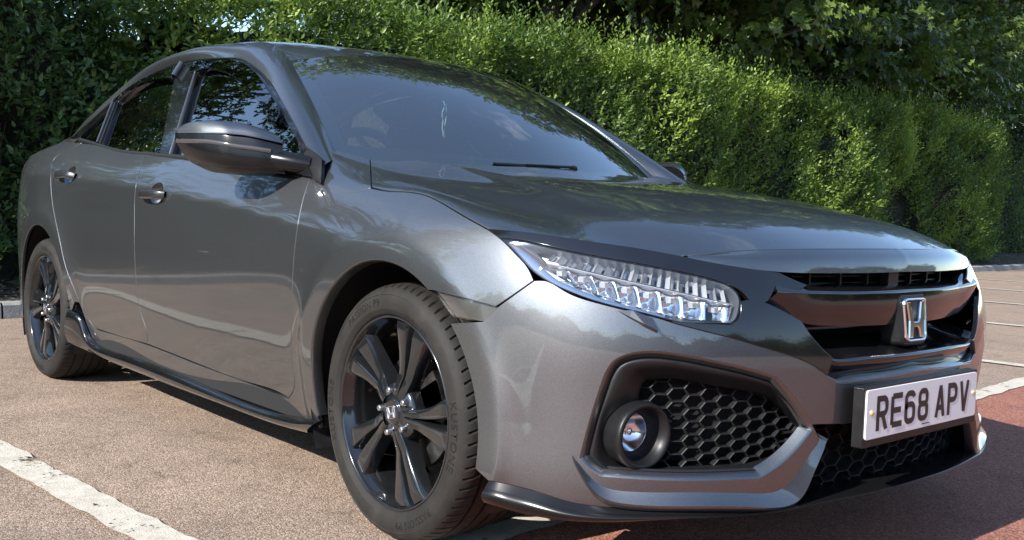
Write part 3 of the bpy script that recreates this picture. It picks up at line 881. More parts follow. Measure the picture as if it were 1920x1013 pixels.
bl = blade(); bl.obj('bumper_blade', paint, bump_o); bl.mirrored().obj('bumper_blade', paint, bump_o)

# ----- fog lamp surround, mesh and lamp
F_IN = [[(1212, 712), (1250, 709), (1345, 724), (1428, 741), (1443, 748)], [(1443, 748), (1470, 775), (1499, 806)], [(1499, 806), (1475, 840), (1440, 862), (1395, 874)], [(1395, 874), (1320, 876), (1235, 878)], [(1235, 878), (1160, 868), (1148, 840)], [(1148, 840), (1160, 780), (1194, 758), (1200, 730), (1212, 712)]]
MESH_D = -.062
def resamp_n(P, n, closed=True):
    Q = np.vstack([P, P[:1]]) if closed else P
    k = chord(Q); t = np.linspace(0, k[-1], n, endpoint=not closed)
    return np.stack([np.interp(t, k, Q[:, c]) for c in range(Q.shape[1])], 1)
def align(A, B):
    """roll closed polyline B so that its points face those of A (by angle round the centre)"""
    n = len(A); best = None
    for s in range(0, n, 2):
        e = ((A-np.roll(B, s, 0))**2).sum()
        if best is None or e < best[0]: best = (e, s)
    return np.roll(B, best[1], 0)
S_MESH = Body(-MESH_D); S_MID_D = Body(.030)
def fog_surround():
    n = 150
    o = resamp_n(inset_poly(resample(Q_FOG, .006), .013), n); i = S_MESH.at(curve_poly(F_IN)); i = resamp_n(i, n)
    if poly_area(o)*poly_area(i) < 0: i = i[::-1]
    i = align(o, i)
    a = BUMP.off(o, -.018); b = BUMP.off(o*.88+i*.12, -.014); c = BUMP.off(o*.62+i*.38, -.020); d = BUMP.off(o*.25+i*.75, -.040); e = BUMP.off(i, MESH_D+.004); f = BUMP.off(i, MESH_D-.004)
    P = np.stack([a, b, c, d, e, f], 0)
    g = Geo(); B = Spl(np.array([0, .012, .03, .05, .07, .078])).basis(np.linspace(0, .078, 22))
    P = np.einsum('ki,inc->knc', B, P)
    return grid_geo(P, closed_v=True, flip=poly_area(o) < 0), i
g, Q_MESH = fog_surround()
su = g.obj('fog_light_surround', M['satin_black'], bump_o); su2 = g.mirrored().obj('fog_light_surround', M['satin_black'], bump_o)
def honeycomb(S, poly, d, cw, ch, wall, depth, geo, slant=0.0, excl=None):
    """honeycomb grille cut to an outline: each cell a thin-walled hexagon"""
    lo, hi = poly.min(0)-.05, poly.max(0)+.05
    j = 0; b = lo[1]
    while b < hi[1]:
        a = lo[0]+(cw*.5 if j % 2 else 0)
        while a < hi[0]:
            c = np.array([a, b])
            hexo = np.array([(-.5, 0), (-.25, -.5), (.25, -.5), (.5, 0), (.25, .5), (-.25, .5)])
            hx = c+hexo*[cw*4/3*.5*1.0, ch]
            inside = in_poly(hx, poly)
            if inside.any() and (excl is None or not excl(c)):
                hi_ = c+(hx-c)*(1-wall/ch*1.0)
                # keep inside the frame
                def clampp(h):
                    return h
                A = S.off(hx, d); B_ = S.off(hi_, d-.0015); C_ = S.off(c+(hx-c)*(1-wall/ch*1.6), d-depth)
                for k in range(6):
                    l = (k+1) % 6
                    if not (inside[k] or inside[l]): continue
                    for R1, R2 in ((A, B_), (B_, C_)):
                        q = [R1[k], R1[l], R2[l], R2[k]]; n = np.cross(q[1]-q[0], q[3]-q[0]); n /= np.linalg.norm(n)+1e-12
                        geo.add(q, [(0, 1, 2, 3)], [n]*4)
            a += cw
        b += ch*.5; j += 1
simple('mesh_black', (.006, .006, .0065), .6, 0, .35)
def fog_mesh():
    g = Geo(); fc = BUMP.at([(1207, 823)])[0]
    poly = Q_MESH
    honeycomb(BUMP, poly, MESH_D, .080, .0275, .0028, .016, g, excl=lambda c: np.hypot(*(c-fc)) < .062)
    return g
g = fog_mesh()
fm = g.obj('honeycomb_mesh', M['mesh_black'], su); fm2 = g.mirrored().obj('honeycomb_mesh', M['mesh_black'], su2)
def backing(poly, d, geo=None):
    vs, fs = tri_fill(resample(poly, .03), [], .05); P = BUMP.off(vs, d); n = BUMP.nrm(vs)
    a, b, c = P[fs[:, 0]], P[fs[:, 1]], P[fs[:, 2]]; fl = (np.cross(b-a, c-a)*n[fs[:, 0]]).sum(1) < 0; fs = fs.copy(); fs[fl] = fs[fl][:, ::-1]
    return (geo or Geo()).add(P, fs, n)
g = backing(Q_MESH, MESH_D-.05); g.obj('duct_back', M['void_black'], su); g.mirrored().obj('duct_back', M['void_black'], su2)
def ring_lathe(profile, c, ax, n=40, geo=None, m=0):
    """revolve (radius, along axis) profile round an axis"""
    ax = np.asarray(ax, float)/np.linalg.norm(ax); u = np.cross(ax, [0, 0, 1.0]); u /= np.linalg.norm(u); w = np.cross(ax, u)
    a = np.linspace(0, 2*np.pi, n, endpoint=False)
    P = np.stack([np.asarray(c)+r*(np.cos(a)[:, None]*u+np.sin(a)[:, None]*w)+ax*h for r, h in profile], 0)
    g = geo or Geo()
    k = len(g.n); grid_geo(P, closed_v=True, geo=g, m=m, flip=True)
    return g
def fog_lamp():
    q = BUMP.at([(1213, 824)]); c = BUMP.off(q, -.026)[0]; ax = BUMP.nrm(q)[0]; ax = np.array([1.0, -.16, 0.0]); ax /= np.linalg.norm(ax)
    ring = ring_lathe([(.066, -.060), (.069, -.012), (.0685, -.003), (.065, .002), (.058, .000), (.050, -.012), (.041, -.046), (.037, -.054)], c, ax)
    refl = ring_lathe([(.040, -.046), (.030, -.062), (.016, -.070), (.0005, -.072)], c, ax, 24)
    bulb = ring_lathe([(.009, -.072), (.009, -.052), (.006, -.048), (.0002, -.047)], c, ax, 12)
    lens = ring_lathe([(.040, -.047), (.032, -.042), (.020, -.038), (.009, -.0365), (.0004, -.036)], c, ax, 24)
    out = []
    return ring, refl, bulb, lens
ring, refl, bulb, lens = fog_lamp()
for mir, par in ((0, su), (1, su2)):
    f = (lambda G: G.mirrored()) if mir else (lambda G: G)
    fo = f(ring).obj('fog_lamp', M['satin_black'], par if False else bump_o)
    f(refl).obj('lamp_reflector', M['lamp_reflector'], fo); f(bulb).obj('bulb', M['chrome'], fo); f(lens).obj('lamp_lens', M['lamp_lens'], fo)

# ----- lower grille with honeycomb, lip
q_lg = np.vstack([BUMP.at([(1521, 800), (1480, 900), (1470, 945)]), [[S_MID+.001, .205], [S_MID+.001, .395]]])
def lower_grille():
    g = Geo(); honeycomb(BUMP, q_lg, -.055, .098, .037, .0032, .02, g); return g.both()
lower_grille().obj('lower_grille', M['mesh_black'], bump_o)
g = backing(np.array([[q_lg[0][0]-.08, .42], [q_lg[0][0]-.12, .19], [S_MID+.001, .19], [S_MID+.001, .42]]), -.13); g.both().obj('duct_back', M['void_black'], bump_o)
def lower_frame():
    """black frame round the lower opening: roof, side cheeks and floor"""
    g = Geo()
    top = np.array([(q_lg[0][0]+t*(S_MID-q_lg[0][0]), .392-.0*t) for t in np.linspace(0, 1, 30)])
    a = BUMP.off(top, -.004); b = BUMP.off(top-[0, .004], -.012); c = BUMP.off(top, -.10); loft([a, b, c], sharp=True, geo=g)
    ck = resample(BUMP.at([(1521, 800), (1541, 824), (1498, 905), (1470, 948)]), .01, closed=False)
    a = BUMP.off(ck, .0); b = BUMP.off(ck, -.11); loft([a, b], sharp=True, geo=g); loft([b, a], sharp=True, geo=g)
    return g.both()
lower_frame().obj('grille_frame', M['satin_black'], bump_o)
LIP_T = [(915, 914), (1010, 936), (1066, 951), (1106, 957), (1268, 961), (1440, 955), (1520, 937), (1600, 921), (1690, 898), (1745, 880)]
LIP_B = [(915, 938), (990, 960), (1077, 973), (1231, 971), (1379, 962), (1460, 953), (1520, 941), (1600, 925), (1690, 902), (1745, 884)]
def lip():
    n = 110
    t_ = mid_curve(BUMP, LIP_T, n, .0); b_ = mid_curve(BUMP, LIP_B, n, .004)
    fw = np.gradient(t_, axis=0); nn = np.stack([-fw[:, 1], fw[:, 0], fw[:, 2]*0], 1); nn /= np.linalg.norm(nn, axis=1)[:, None]
    nn *= np.sign((nn[:, :2]*t_[:, :2]).sum(1))[:, None]
    inn = t_-nn*.12+[0, 0, .01]; ledge = t_+nn*.010; nose = (t_+b_)/2+nn*.020; bot = b_+nn*.010; und = b_-nn*.25+[0, 0, .012]
    bb = BUMP.off(BUMP.at(smooth([(x, y-6) for x, y in B_BOT_NEAR], n=60)), -.010); bb = np.vstack([bb, t_[t_[:, 1] > bb[-1, 1]+.01]+nn[t_[:, 1] > bb[-1, 1]+.01]*-.06]); upb = resamp_n(bb, n, closed=False)
    g = Geo()
    for C in ([upb, ledge], [inn, ledge], [ledge, nose, bot], [bot, und]):
        gg = loft(C, sub=5) if len(C) > 2 else loft(C, sharp=True); 
        g.add(gg.v, gg.f, gg.n)
    # outward facing
    m = np.array(g.n); P = np.array(g.v); k = slice(len(inn)*6, len(inn)*6+len(inn)*11)
    if (m[k]*np.tile(nn, (1, 1)).mean(0)).sum(1).mean() < 0 or m[k][:, 0].mean() < 0:
        g.f = [tuple(reversed(f)) for f in g.f]; g.n = [(-a, -b, -c) for a, b, c in g.n]
    return g.both()
lip().obj('front_lip', M['mirror_black'], bump_o)

# ----- nose panel between bonnet and upper slit
n_ = 60
seam = HOOD.pos(h_front)[::-1]; seam[:, 2] -= .0015
seam = resamp_n(seam, n_, closed=False)
_bi = lambda y: np.interp(abs(y), [0, .30, .52, .9], [.018, .015, -.001, -.001])
BAR = Body(_bi); BAR2 = Body(lambda y: np.interp(abs(y), [0, .30, .50, .9], [.030, .026, .003, .003]))
slit_top = mid_curve(BODY, [(1290, 486), (1340, 495), (1395, 503), (1470, 510.5), (1560, 512.5), (1650, 511.5), (1712, 509)], n_)
def nose():
    m1 = seam*.55+slit_top*.45+np.array([.006, 0, .005]); up = seam+np.array([-.004, 0, -.006])
    back = slit_top+[-.03, 0, -.002]
    g = loft([seam, m1, slit_top], sub=6); f = np.mean([v[2] for v in g.n]) < 0
    g = loft([seam, m1, slit_top], sub=6, flip=f); loft([slit_top, back], sharp=True, flip=f, geo=g); loft([up, seam], sharp=True, flip=f, geo=g)
    return g.both()
nose().obj('nose_panel', paint, car)
# ----- gloss black bar across the nose, reaching over the headlights
slit_bot = mid_curve(BAR2, [(1455, 519), (1485, 525), (1513, 534.5), (1580, 536.5), (1660, 535), (1718, 531.5)], n_)
bar_top = mid_curve(BAR, [(1451, 547), (1480, 550), (1516, 551), (1580, 552), (1650, 550.5), (1728, 545)], n_, .010)
bar_bot = mid_curve(BAR, [(1436, 566), (1477, 586), (1505, 600.5), (1538, 608), (1580, 609.5), (1670, 608), (1728, 601)], n_, -.016)
def bar():
    g = Geo(); sb = slit_bot+[-.05, 0, .004]
    r1 = bar_top+[-.003, 0, .003]; r2 = bar_top+[.001, 0, -.004]
    cs = [[sb, slit_bot, slit_bot*.4+r1*.6+[0, 0, .001], r1], [r1, bar_top, r2], [r2, r2*.5+bar_bot*.5+[.004, 0, 0], bar_bot], [bar_bot, bar_bot+[-.06, 0, .004]]]
    for C in cs:
        gg = loft(C, sub=5) if len(C) > 2 else loft(C, sharp=True)
        g.add(gg.v, gg.f, gg.n)
    if np.mean(np.array(g.n)[:, 0]) < 0: g.f = [tuple(reversed(f)) for f in g.f]; g.n = [(-a, -b, -c) for a, b, c in g.n]
    return g.both()
bar_o = bar().obj('grille_bar', M['gloss_black'], car)
BROW = [[(917, 430), (1000, 438), (1100, 452.5), (1200, 467), (1276, 481)], [(1276, 481), (1340, 494), (1395, 503), (1460, 512)], [(1460, 512), (1490, 526), (1512, 535)], [(1512, 535), (1480, 550), (1449, 547)], [(1449, 547), (1436, 566), (1405, 563)], [(1405, 563), (1392, 548), (1367, 534), (1342, 525), (1279, 510), (1216, 497.5), (1153, 486), (1089, 474.5), (1026, 461), (979, 450.5), (936, 446)], [(936, 446), (917, 430)]]
def brow():
    return panel(BODY, BODY.at(curve_poly(BROW)), res=.012, gap=.001, step=.008, lift=.002)
g = brow(); g.obj('headlight_brow', M['gloss_black'], car); g.mirrored().obj('headlight_brow', M['gloss_black'], car)
# ----- gloss black insert below: from under the headlight to the middle, with a ledge
INS = Body(-.002)
INS_TOP = [(1262, 603), (1300, 606), (1371, 609.5), (1384, 600), (1390, 566), (1405, 562), (1436, 568), (1477, 588), (1503, 603), (1520, 628), (1545, 657)]
led_c = mid_curve(INS, [(1538, 660), (1560, 672), (1620, 672), (1690, 666), (1738, 660)], n_, -.008)       # crest of the ledge
ins_b = mid_curve(INS, [(1551, 704), (1570, 714), (1605, 711.5), (1682, 700.5), (1738, 689)], n_, -.022)
led_b = led_c+np.array([-.11, 0, .035])
def insert():
    q = INS.at(curve_poly([INS_TOP[:3], INS_TOP[2:5], INS_TOP[4:9], INS_TOP[8:], [(1545, 657), (1562, 672)], [(1562, 672), (1552, 704)], [(1552, 704), (1530, 688), (1500, 673), (1437, 653), (1374, 634), (1311, 618), (1262, 605)]]))
    g = panel(INS, q, res=.012, gap=.0008, step=.008)
    m1 = led_c*.5+ins_b*.5+[.003, 0, 0]
    gg = Geo()
    for C in ([led_b, led_b*.5+led_c*.5+[0, 0, -.002], led_c+[-.004, 0, .002]], [led_c+[-.004, 0, .002], led_c, m1, ins_b]):
        x = loft(C, sub=6); gg.add(x.v, x.f, x.n)
    if np.mean(np.array(gg.n)[:, 0]) < 0: gg.f = [tuple(reversed(f)) for f in gg.f]; gg.n = [(-a, -b, -c) for a, b, c in gg.n]
    g.add(gg.v, gg.f, gg.n)
    return g.both()
ins_o = insert().obj('grille_insert', M['gloss_black'], car)
# ----- grille cavity: dark back, fine slats behind slit and under the bar
def cavity():
    g = Geo()
    y = np.linspace(-.62, .62, 41); x = .70-.35*y**2
    P = np.stack([np.stack([x+.02*k, y, np.full_like(y, z)], 1) for k, z in ((0, .74), (-1, .64), (0, .52), (2.2, .42))], 0)
    return grid_geo(P, flip=True)
cavity().obj('grille_cavity', M['void_black'], car)
def slats():
    out = []
    for (zz, x0) in ((.583, .80),):
        y = np.linspace(-.36, .36, 41); path = np.stack([x0-.30*y**2, y, np.full_like(y, zz)-.02*y**2], 1)
        out.append(tube_geo(path, .003, 6, rz=.006))
    return out
for g in slats(): g.obj('grille_slat', M['gloss_black'], bar_o)
def upper_slats():
    for yy in np.linspace(-.30, .30, 7):
        g = box_geo((.775-.3*yy*yy, yy, .685), (.03, .006, .032)); g.obj('grille_rib', M['satin_black'], bar_o)
    for zz in (.676, .692):
        y = np.linspace(-.34, .34, 31); g = tube_geo(np.stack([.778-.3*y**2, y, np.full_like(y, zz)], 1), .002, 5, rz=.003); g.obj('grille_slat', M['satin_black'], bar_o)
upper_slats()
# striker bracket in the slit
box_geo((.802, -.03, .685), (.02, .045, .034)).obj('bonnet_catch', M['satin_black'], bar_o)

# ----- headlights
HL = [[(936, 446), (979, 451), (1026, 461.5), (1089, 475), (1153, 486.5), (1216, 498), (1279, 510.5), (1342, 525.5), (1367, 534.5), (1382, 547)], [(1382, 547), (1388, 560), (1386, 585), (1379, 602), (1371, 608)], [(1371, 608), (1320, 607), (1262, 603), (1247, 599), (1184, 583), (1121, 567), (1058, 544), (1020, 525), (998, 509), (969, 479), (936, 446)]]
q_hl = BODY.at(curve_poly(HL))
lens_g = panel(BODY, q_hl, res=.014, gap=.0015, step=.008, lift=.001, flange=.03)
S_H = Body(.05)
def hl_house():
    """dark inner housing set back behind the lens"""
    g = Geo(); n = 120; o = resamp_n(resample(q_hl, .006), n); c = o.mean(0)
    rows = [BODY.off(inset_poly(o, .003), -.002), BODY.off(inset_poly(o, .006), -.020), BODY.off(inset_poly(o, .010), -.048)]
    grid_geo(np.stack(rows, 0), closed_v=True, flip=poly_area(o) < 0, geo=g)
    vs, fs = tri_fill(inset_poly(o, .010), [], .02); P = BODY.off(vs, -.048); N = BODY.nrm(vs)
    a, b, c_ = P[fs[:, 0]], P[fs[:, 1]], P[fs[:, 2]]; fl = (np.cross(b-a, c_-a)*N[fs[:, 0]]).sum(1) < 0; fs = fs.copy(); fs[fl] = fs[fl][:, ::-1]
    g.add(P, fs, N); return g
house = hl_house()
SEP = [(1022, 489), (1100, 507), (1180, 525), (1270, 545), (1372, 569)]
UPR = [(1030, 466), (1100, 481), (1180, 495), (1270, 513), (1356, 536)]
LOWR = [(1040, 514), (1090, 540), (1160, 564), (1250, 588), (1362, 604)]
CHR_A = [(948, 452), (976, 481), (1004, 508), (1024, 522), (1060, 541), (1122, 563), (1184, 579), (1248, 595)]
CHR_B = [(985, 455), (1010, 474), (1024, 490), (1040, 506), (1070, 522), (1128, 546), (1190, 564), (1254, 582)]
def hl_bits():
    bits = []
    def C(px, n, d): return BODY.off(BODY.at(smooth(px, n=n)), d)
    # separator rail
    g = loft([C([(x, y-2.5) for x, y in SEP], 40, -.016), C(SEP, 40, -.011), C([(x, y+2.5) for x, y in SEP], 40, -.016), C([(x, y+3) for x, y in SEP], 40, -.04)], sub=3)
    bits.append(('light_guide', g, 'lamp_prism'))
    # lower chrome sweep
    a, b = C(CHR_A, 50, -.012), C(CHR_B, 50, -.034); m = C([((p[0]+q[0])/2, (p[1]+q[1])/2) for p, q in zip(CHR_A, CHR_B)], 50, -.017)
    bits.append(('chrome_sweep', loft([a, m, b], sub=5), 'lamp_reflector'))
    # upper row of prisms
    n = 19; U_ = smooth(UPR, n=n+1); S_ = smooth([(x, y-5) for x, y in SEP], n=n+1)
    for k in range(n):
        t0, t1 = .03, .97
        p = [U_[k]*(1-t0)+U_[k+1]*t0, U_[k]*(1-t1)+U_[k+1]*t1, S_[k]*(1-t1)+S_[k+1]*t1, S_[k]*(1-t0)+S_[k+1]*t0]
        sh = [np.array([8, 0])]*2+[np.array([-2, 0])]*2
        p = [a+b for a, b in zip(p, sh)]
        q = BODY.at(p); c = q.mean(0)
        F_ = BODY.off(q, -.018); I_ = BODY.off(c+(q-c)*(.45+.25*((k*7) % 5)/4)+[.004*((k*3) % 4-1.5), 0], -.030-.003*(k % 3)); B_ = BODY.off(c+(q-c)*.3+[.008-.004*(k % 2), .002*((k*5) % 3-1)], -.042)
        g = Geo()
        for R1, R2 in ((F_, I_), (I_, B_)):
            for i in range(4):
                j = (i+1) % 4; qq = [R1[i], R1[j], R2[j], R2[i]]; nn = np.cross(qq[1]-qq[0], qq[3]-qq[0]); nn /= np.linalg.norm(nn)+1e-12; g.add(qq, [(0, 1, 2, 3)], [nn]*4)
        nn = BODY.nrm(c[None])[0]; g.add(B_, [(0, 1, 2, 3)], [nn]*4)
        bits.append(('light_prism', g, 'lamp_prism'))
    # lower row of curved reflectors
    n = 8; A_ = smooth([(x+2, y+6) for x, y in SEP], n=n+1); L_ = smooth(LOWR, n=n+1)
    for k in range(n):
        ta = np.linspace(0, 1, 7); rows = []
        for u in np.linspace(0, 1, 7):
            top = A_[k]*(1-u)+A_[k+1]*u; bot = L_[k]*(1-u)+L_[k+1]*u
            skew = np.array([14*math.sin(math.pi*.5), 0])
            px = np.array([top*(1-v)+bot*v+np.array([10*(v-.3), 0]) for v in ta]); dep = -.014-.034*math.sin(math.pi*min(1, u*1.15+.02))*np.sin(np.pi*np.clip(ta*.9+.05, 0, 1))**.5
            q = BODY.at(px); rows.append(BODY.pos(q)+BODY.nrm(q)*dep[:, None])
        g = grid_geo(np.array(rows), flip=False)
        bits.append(('reflector_cell', g, 'lamp_reflector'))
        cq = BODY.at([(A_[k]+A_[k+1])/2*.82+(L_[k]+L_[k+1])/2*.18]); cpt = BODY.off(cq, -.030)[0]
        bits.append(('light_emitter', box_geo(cpt, (.016, .016, .010)), 'lamp_prism'))
    # end cube by the grille
    px = [(1326, 560), (1378, 568), (1370, 602), (1318, 598)]; q = BODY.at(px); c = q.mean(0); g = Geo()
    F_ = BODY.off(q, -.010); B_ = BODY.off(c+(q-c)*.5, -.04)
    for i in range(4):
        j = (i+1) % 4; qq = [F_[i], F_[j], B_[j], B_[i]]; nn = np.cross(qq[1]-qq[0], qq[3]-qq[0]); nn /= np.linalg.norm(nn)+1e-12; g.add(qq, [(0, 1, 2, 3)], [nn]*4)
    g.add(B_, [(0, 1, 2, 3)], [BODY.nrm(c[None])[0]]*4); bits.append(('reflector_cell', g, 'lamp_reflector'))
    return bits
simple('lamp_housing', (.34, .345, .35), .28, .85)
_bits = hl_bits()
for mir in (0, 1):
    f = (lambda G: G.mirrored()) if mir else (lambda G: G)
    h = f(house).obj('headlight', M['lamp_housing'], car)
    f(lens_g).obj('lamp_lens', M['lamp_lens'], h)
    for nm, gg, mt in _bits: f(gg).obj(nm, M[mt], h)
# ----- headlight washer cover standing open under the lamp
def washer():
    """small cover standing open: an upward-facing lid on a short housing"""
    up = BUMP.off(BUMP.at([(1158, 583), (1186, 582), (1224, 597)]), .001); lo = BUMP.off(BUMP.at([(1180, 598), (1206, 613), (1232, 625)]), .001)
    nn = BUMP.nrm(BUMP.at([(1200, 600)]))[0]; ed = lo+nn*np.array([[.004], [.018], [.018]])+[0, 0, .004]
    V = np.vstack([up, ed, lo-nn*.004]); F = [(0, 3, 4, 1), (1, 4, 5, 2), (3, 6, 7, 4), (4, 7, 8, 5), (2, 5, 8), (0, 6, 3)]
    return mesh_obj('washer_cover', V, F, paint, bump_o, flat=True)
washer()
# ----- side marker lamp behind the wheel arch seam
SM = [(810, 543), (870, 558), (924, 573), (930, 578), (906, 603), (849, 594), (826, 562)]
q_sm = BODY.at(SM)
g = panel(BODY, q_sm, res=.012, gap=.001, step=.008, lift=.001, flange=.012)
g2 = backing(q_sm, -.010)
for mir in (0, 1):
    f = (lambda G: G.mirrored()) if mir else (lambda G: G)
    b_ = f(g2).obj('side_marker', M['lamp_housing'], car); f(g).obj('lamp_lens', M['smoked_lens'], b_)
# ---------------------------------------------------------------- the car: wheels
TY_W, TY_R, RIM_R = .232, .3205, .2275
def tyre_profile():
    """(radius, y) from the outer bead round to the inner bead; y = 0 is the rim's outer face, + goes inwards"""
    return [(.2335, .008), (.2355, .001), (.2400, -.003), (.2490, -.0075), (.2500, -.0082), (.2515, -.0088), (.2700, -.0100), (.2860, -.0085), (.2880, -.0075), (.2895, -.0085), (.2990, -.004), (.3070, .004), (.3120, .012), (.3155, .021), (.3175, .030),
            (.3185, .044), (.3185, .0465), (.3120, .047), (.3120, .056), (.3190, .0565), (.3203, .075), (.3205, .085), (.3140, .0855), (.3140, .096), (.3205, .0965), (.3205, .122), (.3140, .1225), (.3140, .133), (.3203, .1335), (.3195, .160), (.3120, .1605), (.3120, .170), (.3185, .1705), (.316, .195), (.308, .212), (.290, .222), (.262, .223), (.228, .210)]
TY_S = (.3125-.2335)/(.3205-.2335)
def tyre_geo():
    pr = np.array(tyre_profile()); nt_ = 70*6; a = np.linspace(0, 2*np.pi, nt_, endpoint=False)
    k = np.arange(nt_) % 6
    P = np.zeros((len(pr), nt_, 3))
    for i, (r, y) in enumerate(pr):
        rr = np.full(nt_, r)
        if .006 < y < .042 and r > .31: rr = rr-np.where(k < 1, .0055, 0)            # shoulder cuts
        if .140 < y < .2 and r > .31: rr = rr-np.where(k < 1, .005, 0)
        if .058 < y < .084 and r > .318: rr = rr-np.where((np.arange(nt_) % 12) < 1, .003, 0)
        rr = np.where(rr > .2335, .2335+(rr-.2335)*TY_S, rr)
        P[i, :, 0] = rr*np.cos(a+y*1.2); P[i, :, 1] = y; P[i, :, 2] = rr*np.sin(a+y*1.2)
    g = Geo(); n = nt_
    F = []
    for i in range(len(pr)-1):
        for j in range(n):
            F.append((i*n+j, i*n+(j+1) % n, (i+1)*n+(j+1) % n, (i+1)*n+j))
    return P.reshape(-1, 3), F
def side_y(r):
    pr = np.array(tyre_profile()[:14]); pr[:, 0] = np.where(pr[:, 0] > .2335, .2335+(pr[:, 0]-.2335)*TY_S, pr[:, 0]); return np.interp(r, pr[:, 0], pr[:, 1])
def bent_text(s, size, phi0, r0, spread=1.0, lift=.0007):
    cu = bpy.data.curves.new('txt', 'FONT'); cu.body = s; cu.size = size; cu.align_x = 'CENTER'; cu.space_character = spread; cu.resolution_u = 3
    ob = bpy.data.objects.new('txt', cu); COL.objects.link(ob)
    dg = bpy.context.evaluated_depsgraph_get(); me = bpy.data.meshes.new_from_object(ob.evaluated_get(dg))
    v = np.array([tuple(x.co) for x in me.vertices]); f = [tuple(p.vertices) for p in me.polygons]
    bpy.data.objects.remove(ob); bpy.data.curves.remove(cu); bpy.data.meshes.remove(me)
    r = r0+v[:, 1]; ph = math.radians(phi0)-v[:, 0]/r0
    P = np.stack([r*np.cos(ph), side_y(r)-lift, r*np.sin(ph)], 1)
    return P, f
def build_wheel_parts():
    parts = []
    V, F = tyre_geo()
    parts.append(('tyre', (V, F, None), 'tyre'))
    for s, size, ph, r0, sp in (('PASSION P9', .026, 101, .258, 1.12), ('KUSTONE', .031, -18, .257, 1.15), ('PASSION P9', .026, 281, .258, 1.12), ('KUSTONE', .031, 172, .257, 1.15), ('235/45 R17 97W', .012, 48, .246, 1.1)):
        P, f = bent_text(s, size, ph, r0, sp); parts.append(('sidewall_lettering', (P, f, None), 'tyre_letter'))
    ax = (0, 1, 0)
    def lathe(pr, n=90): return ring_lathe(pr, (0, 0, 0), ax, n)
    g = lathe([(.2350, .012), (.2350, .003), (.2325, -.001), (.2290, .000), (.2270, .004), (.2250, .012), (.2190, .020), (.2130, .035), (.2080, .07), (.2040, .14), (.2120, .19), (.2250, .205)])
    g.n = [(-a, -b, -c) for a, b, c in g.n]; g.f = [tuple(reversed(f)) for f in g.f]
    parts.append(('rim_barrel', g, 'rim_grey'))
    # twin spokes
    for k in range(5):
        th0 = math.radians(270+72*k); g = Geo()
        for sgn, wid in ((-1, 1.0), (1, .92)):
            n = 22; t = np.linspace(0, 1, n); r = .045+t*(.2225-.045)
            off = sgn*np.interp(t, [0, .25, .6, 1], [.22, .155, .165, .185])+.12*(t-.35)
            ang = th0+off
            hw = np.interp(t, [0, .2, .55, .85, 1], [.0105, .0115, .0160, .0230, .0260])*wid
            yf = np.interp(t, [0, .12, .3, .6, .9, 1], [.004, .006, .013, .010, .006, .009])
            dep = np.interp(t, [0, .3, 1], [.05, .040, .030])
            cs = [(-1.35, 1.0), (-1.15, .35), (-.92, .06), (-.70, 0.0), (.55*1, .12 if sgn < 0 else .0), (.85, .14), (1.12, .40), (1.35, 1.0)] if sgn > 0 else [(-1.35, 1.0), (-1.12, .40), (-.85, .14), (-.55, .10), (.70, 0.0), (.92, .06), (1.15, .35), (1.35, 1.0)]
            P = np.zeros((n, len(cs), 3))
            for c, (w, d) in enumerate(cs):
                tang = ang; rad = np.stack([np.cos(tang), np.zeros(n), np.sin(tang)], 1); ta = np.stack([-np.sin(tang), np.zeros(n), np.cos(tang)], 1)
                P[:, c] = rad*r[:, None]+ta*(w*hw)[:, None]+np.array([0, 1, 0])*(yf+d*dep)[:, None]
            gg = Geo(); 
            # facets with soft edges: split at the face edges
            for a, b in ((0, 3), (2, 6), (5, 8)):
                x = grid_geo(P[:, a:b]); 
                gg.add(x.v, x.f, x.n)
            if np.mean(np.array(gg.n)[:, 1]) > 0: gg.f = [tuple(reversed(f)) for f in gg.f]; gg.n = [(-a, -b, -c) for a, b, c in gg.n]
            g.add(gg.v, gg.f, gg.n)
        # web joining the two blades near the hub and at the rim
        parts.append(('spoke', g, 'rim_grey'))
    g = lathe([(.0005, .002), (.028, .002), (.0305, .004), (.031, .007), (.034, .008), (.046, .011), (.066, .016), (.074, .026), (.076, .06)], 60)
    g.n = [(-a, -b, -c) for a, b, c in g.n]; g.f = [tuple(reversed(f)) for f in g.f]
    if g.n[30][1] > 0: g.n = [(-a, -b, -c) for a, b, c in g.n]; g.f = [tuple(reversed(f)) for f in g.f]
    parts.append(('hub', g, 'rim_grey'))
    for k in range(5):
        a = math.radians(270+36+72*k); c = (.0545*math.cos(a), 0, .0545*math.sin(a))
        g = ring_lathe([(.0003, -.001), (.006, -.001), (.0085, .002), (.0095, .016)], c, ax, 6); g.n = [(-p, -q, -r) for p, q, r in g.n]; g.f = [tuple(reversed(f)) for f in g.f]
        parts.append(('wheel_nut', g, 'zinc'))
    parts.append(('hub_emblem', emblem_geo((0, .0012, 0), (1, 0, 0), (0, 0, 1), (0, -1, 0), .036, .031, .0015), 'chrome'))
    g = ring_lathe([(.07, .075), (.138, .075), (.140, .078), (.140, .096)], (0, 0, 0), ax, 60); g.n = [(-a, -b, -c) for a, b, c in g.n]; g.f = [tuple(reversed(f)) for f in g.f]
    parts.append(('brake_disc', g, 'disc_steel'))
    return parts
def rounded(w_top, w_bot, h, r, n=6):
    """rounded trapezoid outline"""
    pts = [(-w_bot/2, -h/2), (w_bot/2, -h/2), (w_top/2, h/2), (-w_top/2, h/2)]; out = []
    for i in range(4):
        p0, p1, p2 = (np.array(pts[(i+k) % 4], float) for k in (-1, 0, 1))
        a = p1+(p0-p1)/np.linalg.norm(p0-p1)*r; b = p1+(p2-p1)/np.linalg.norm(p2-p1)*r
        for t in np.linspace(0, 1, n): out.append(a*(1-t)**2+2*p1*t*(1-t)+b*t**2)
    return np.array(out)
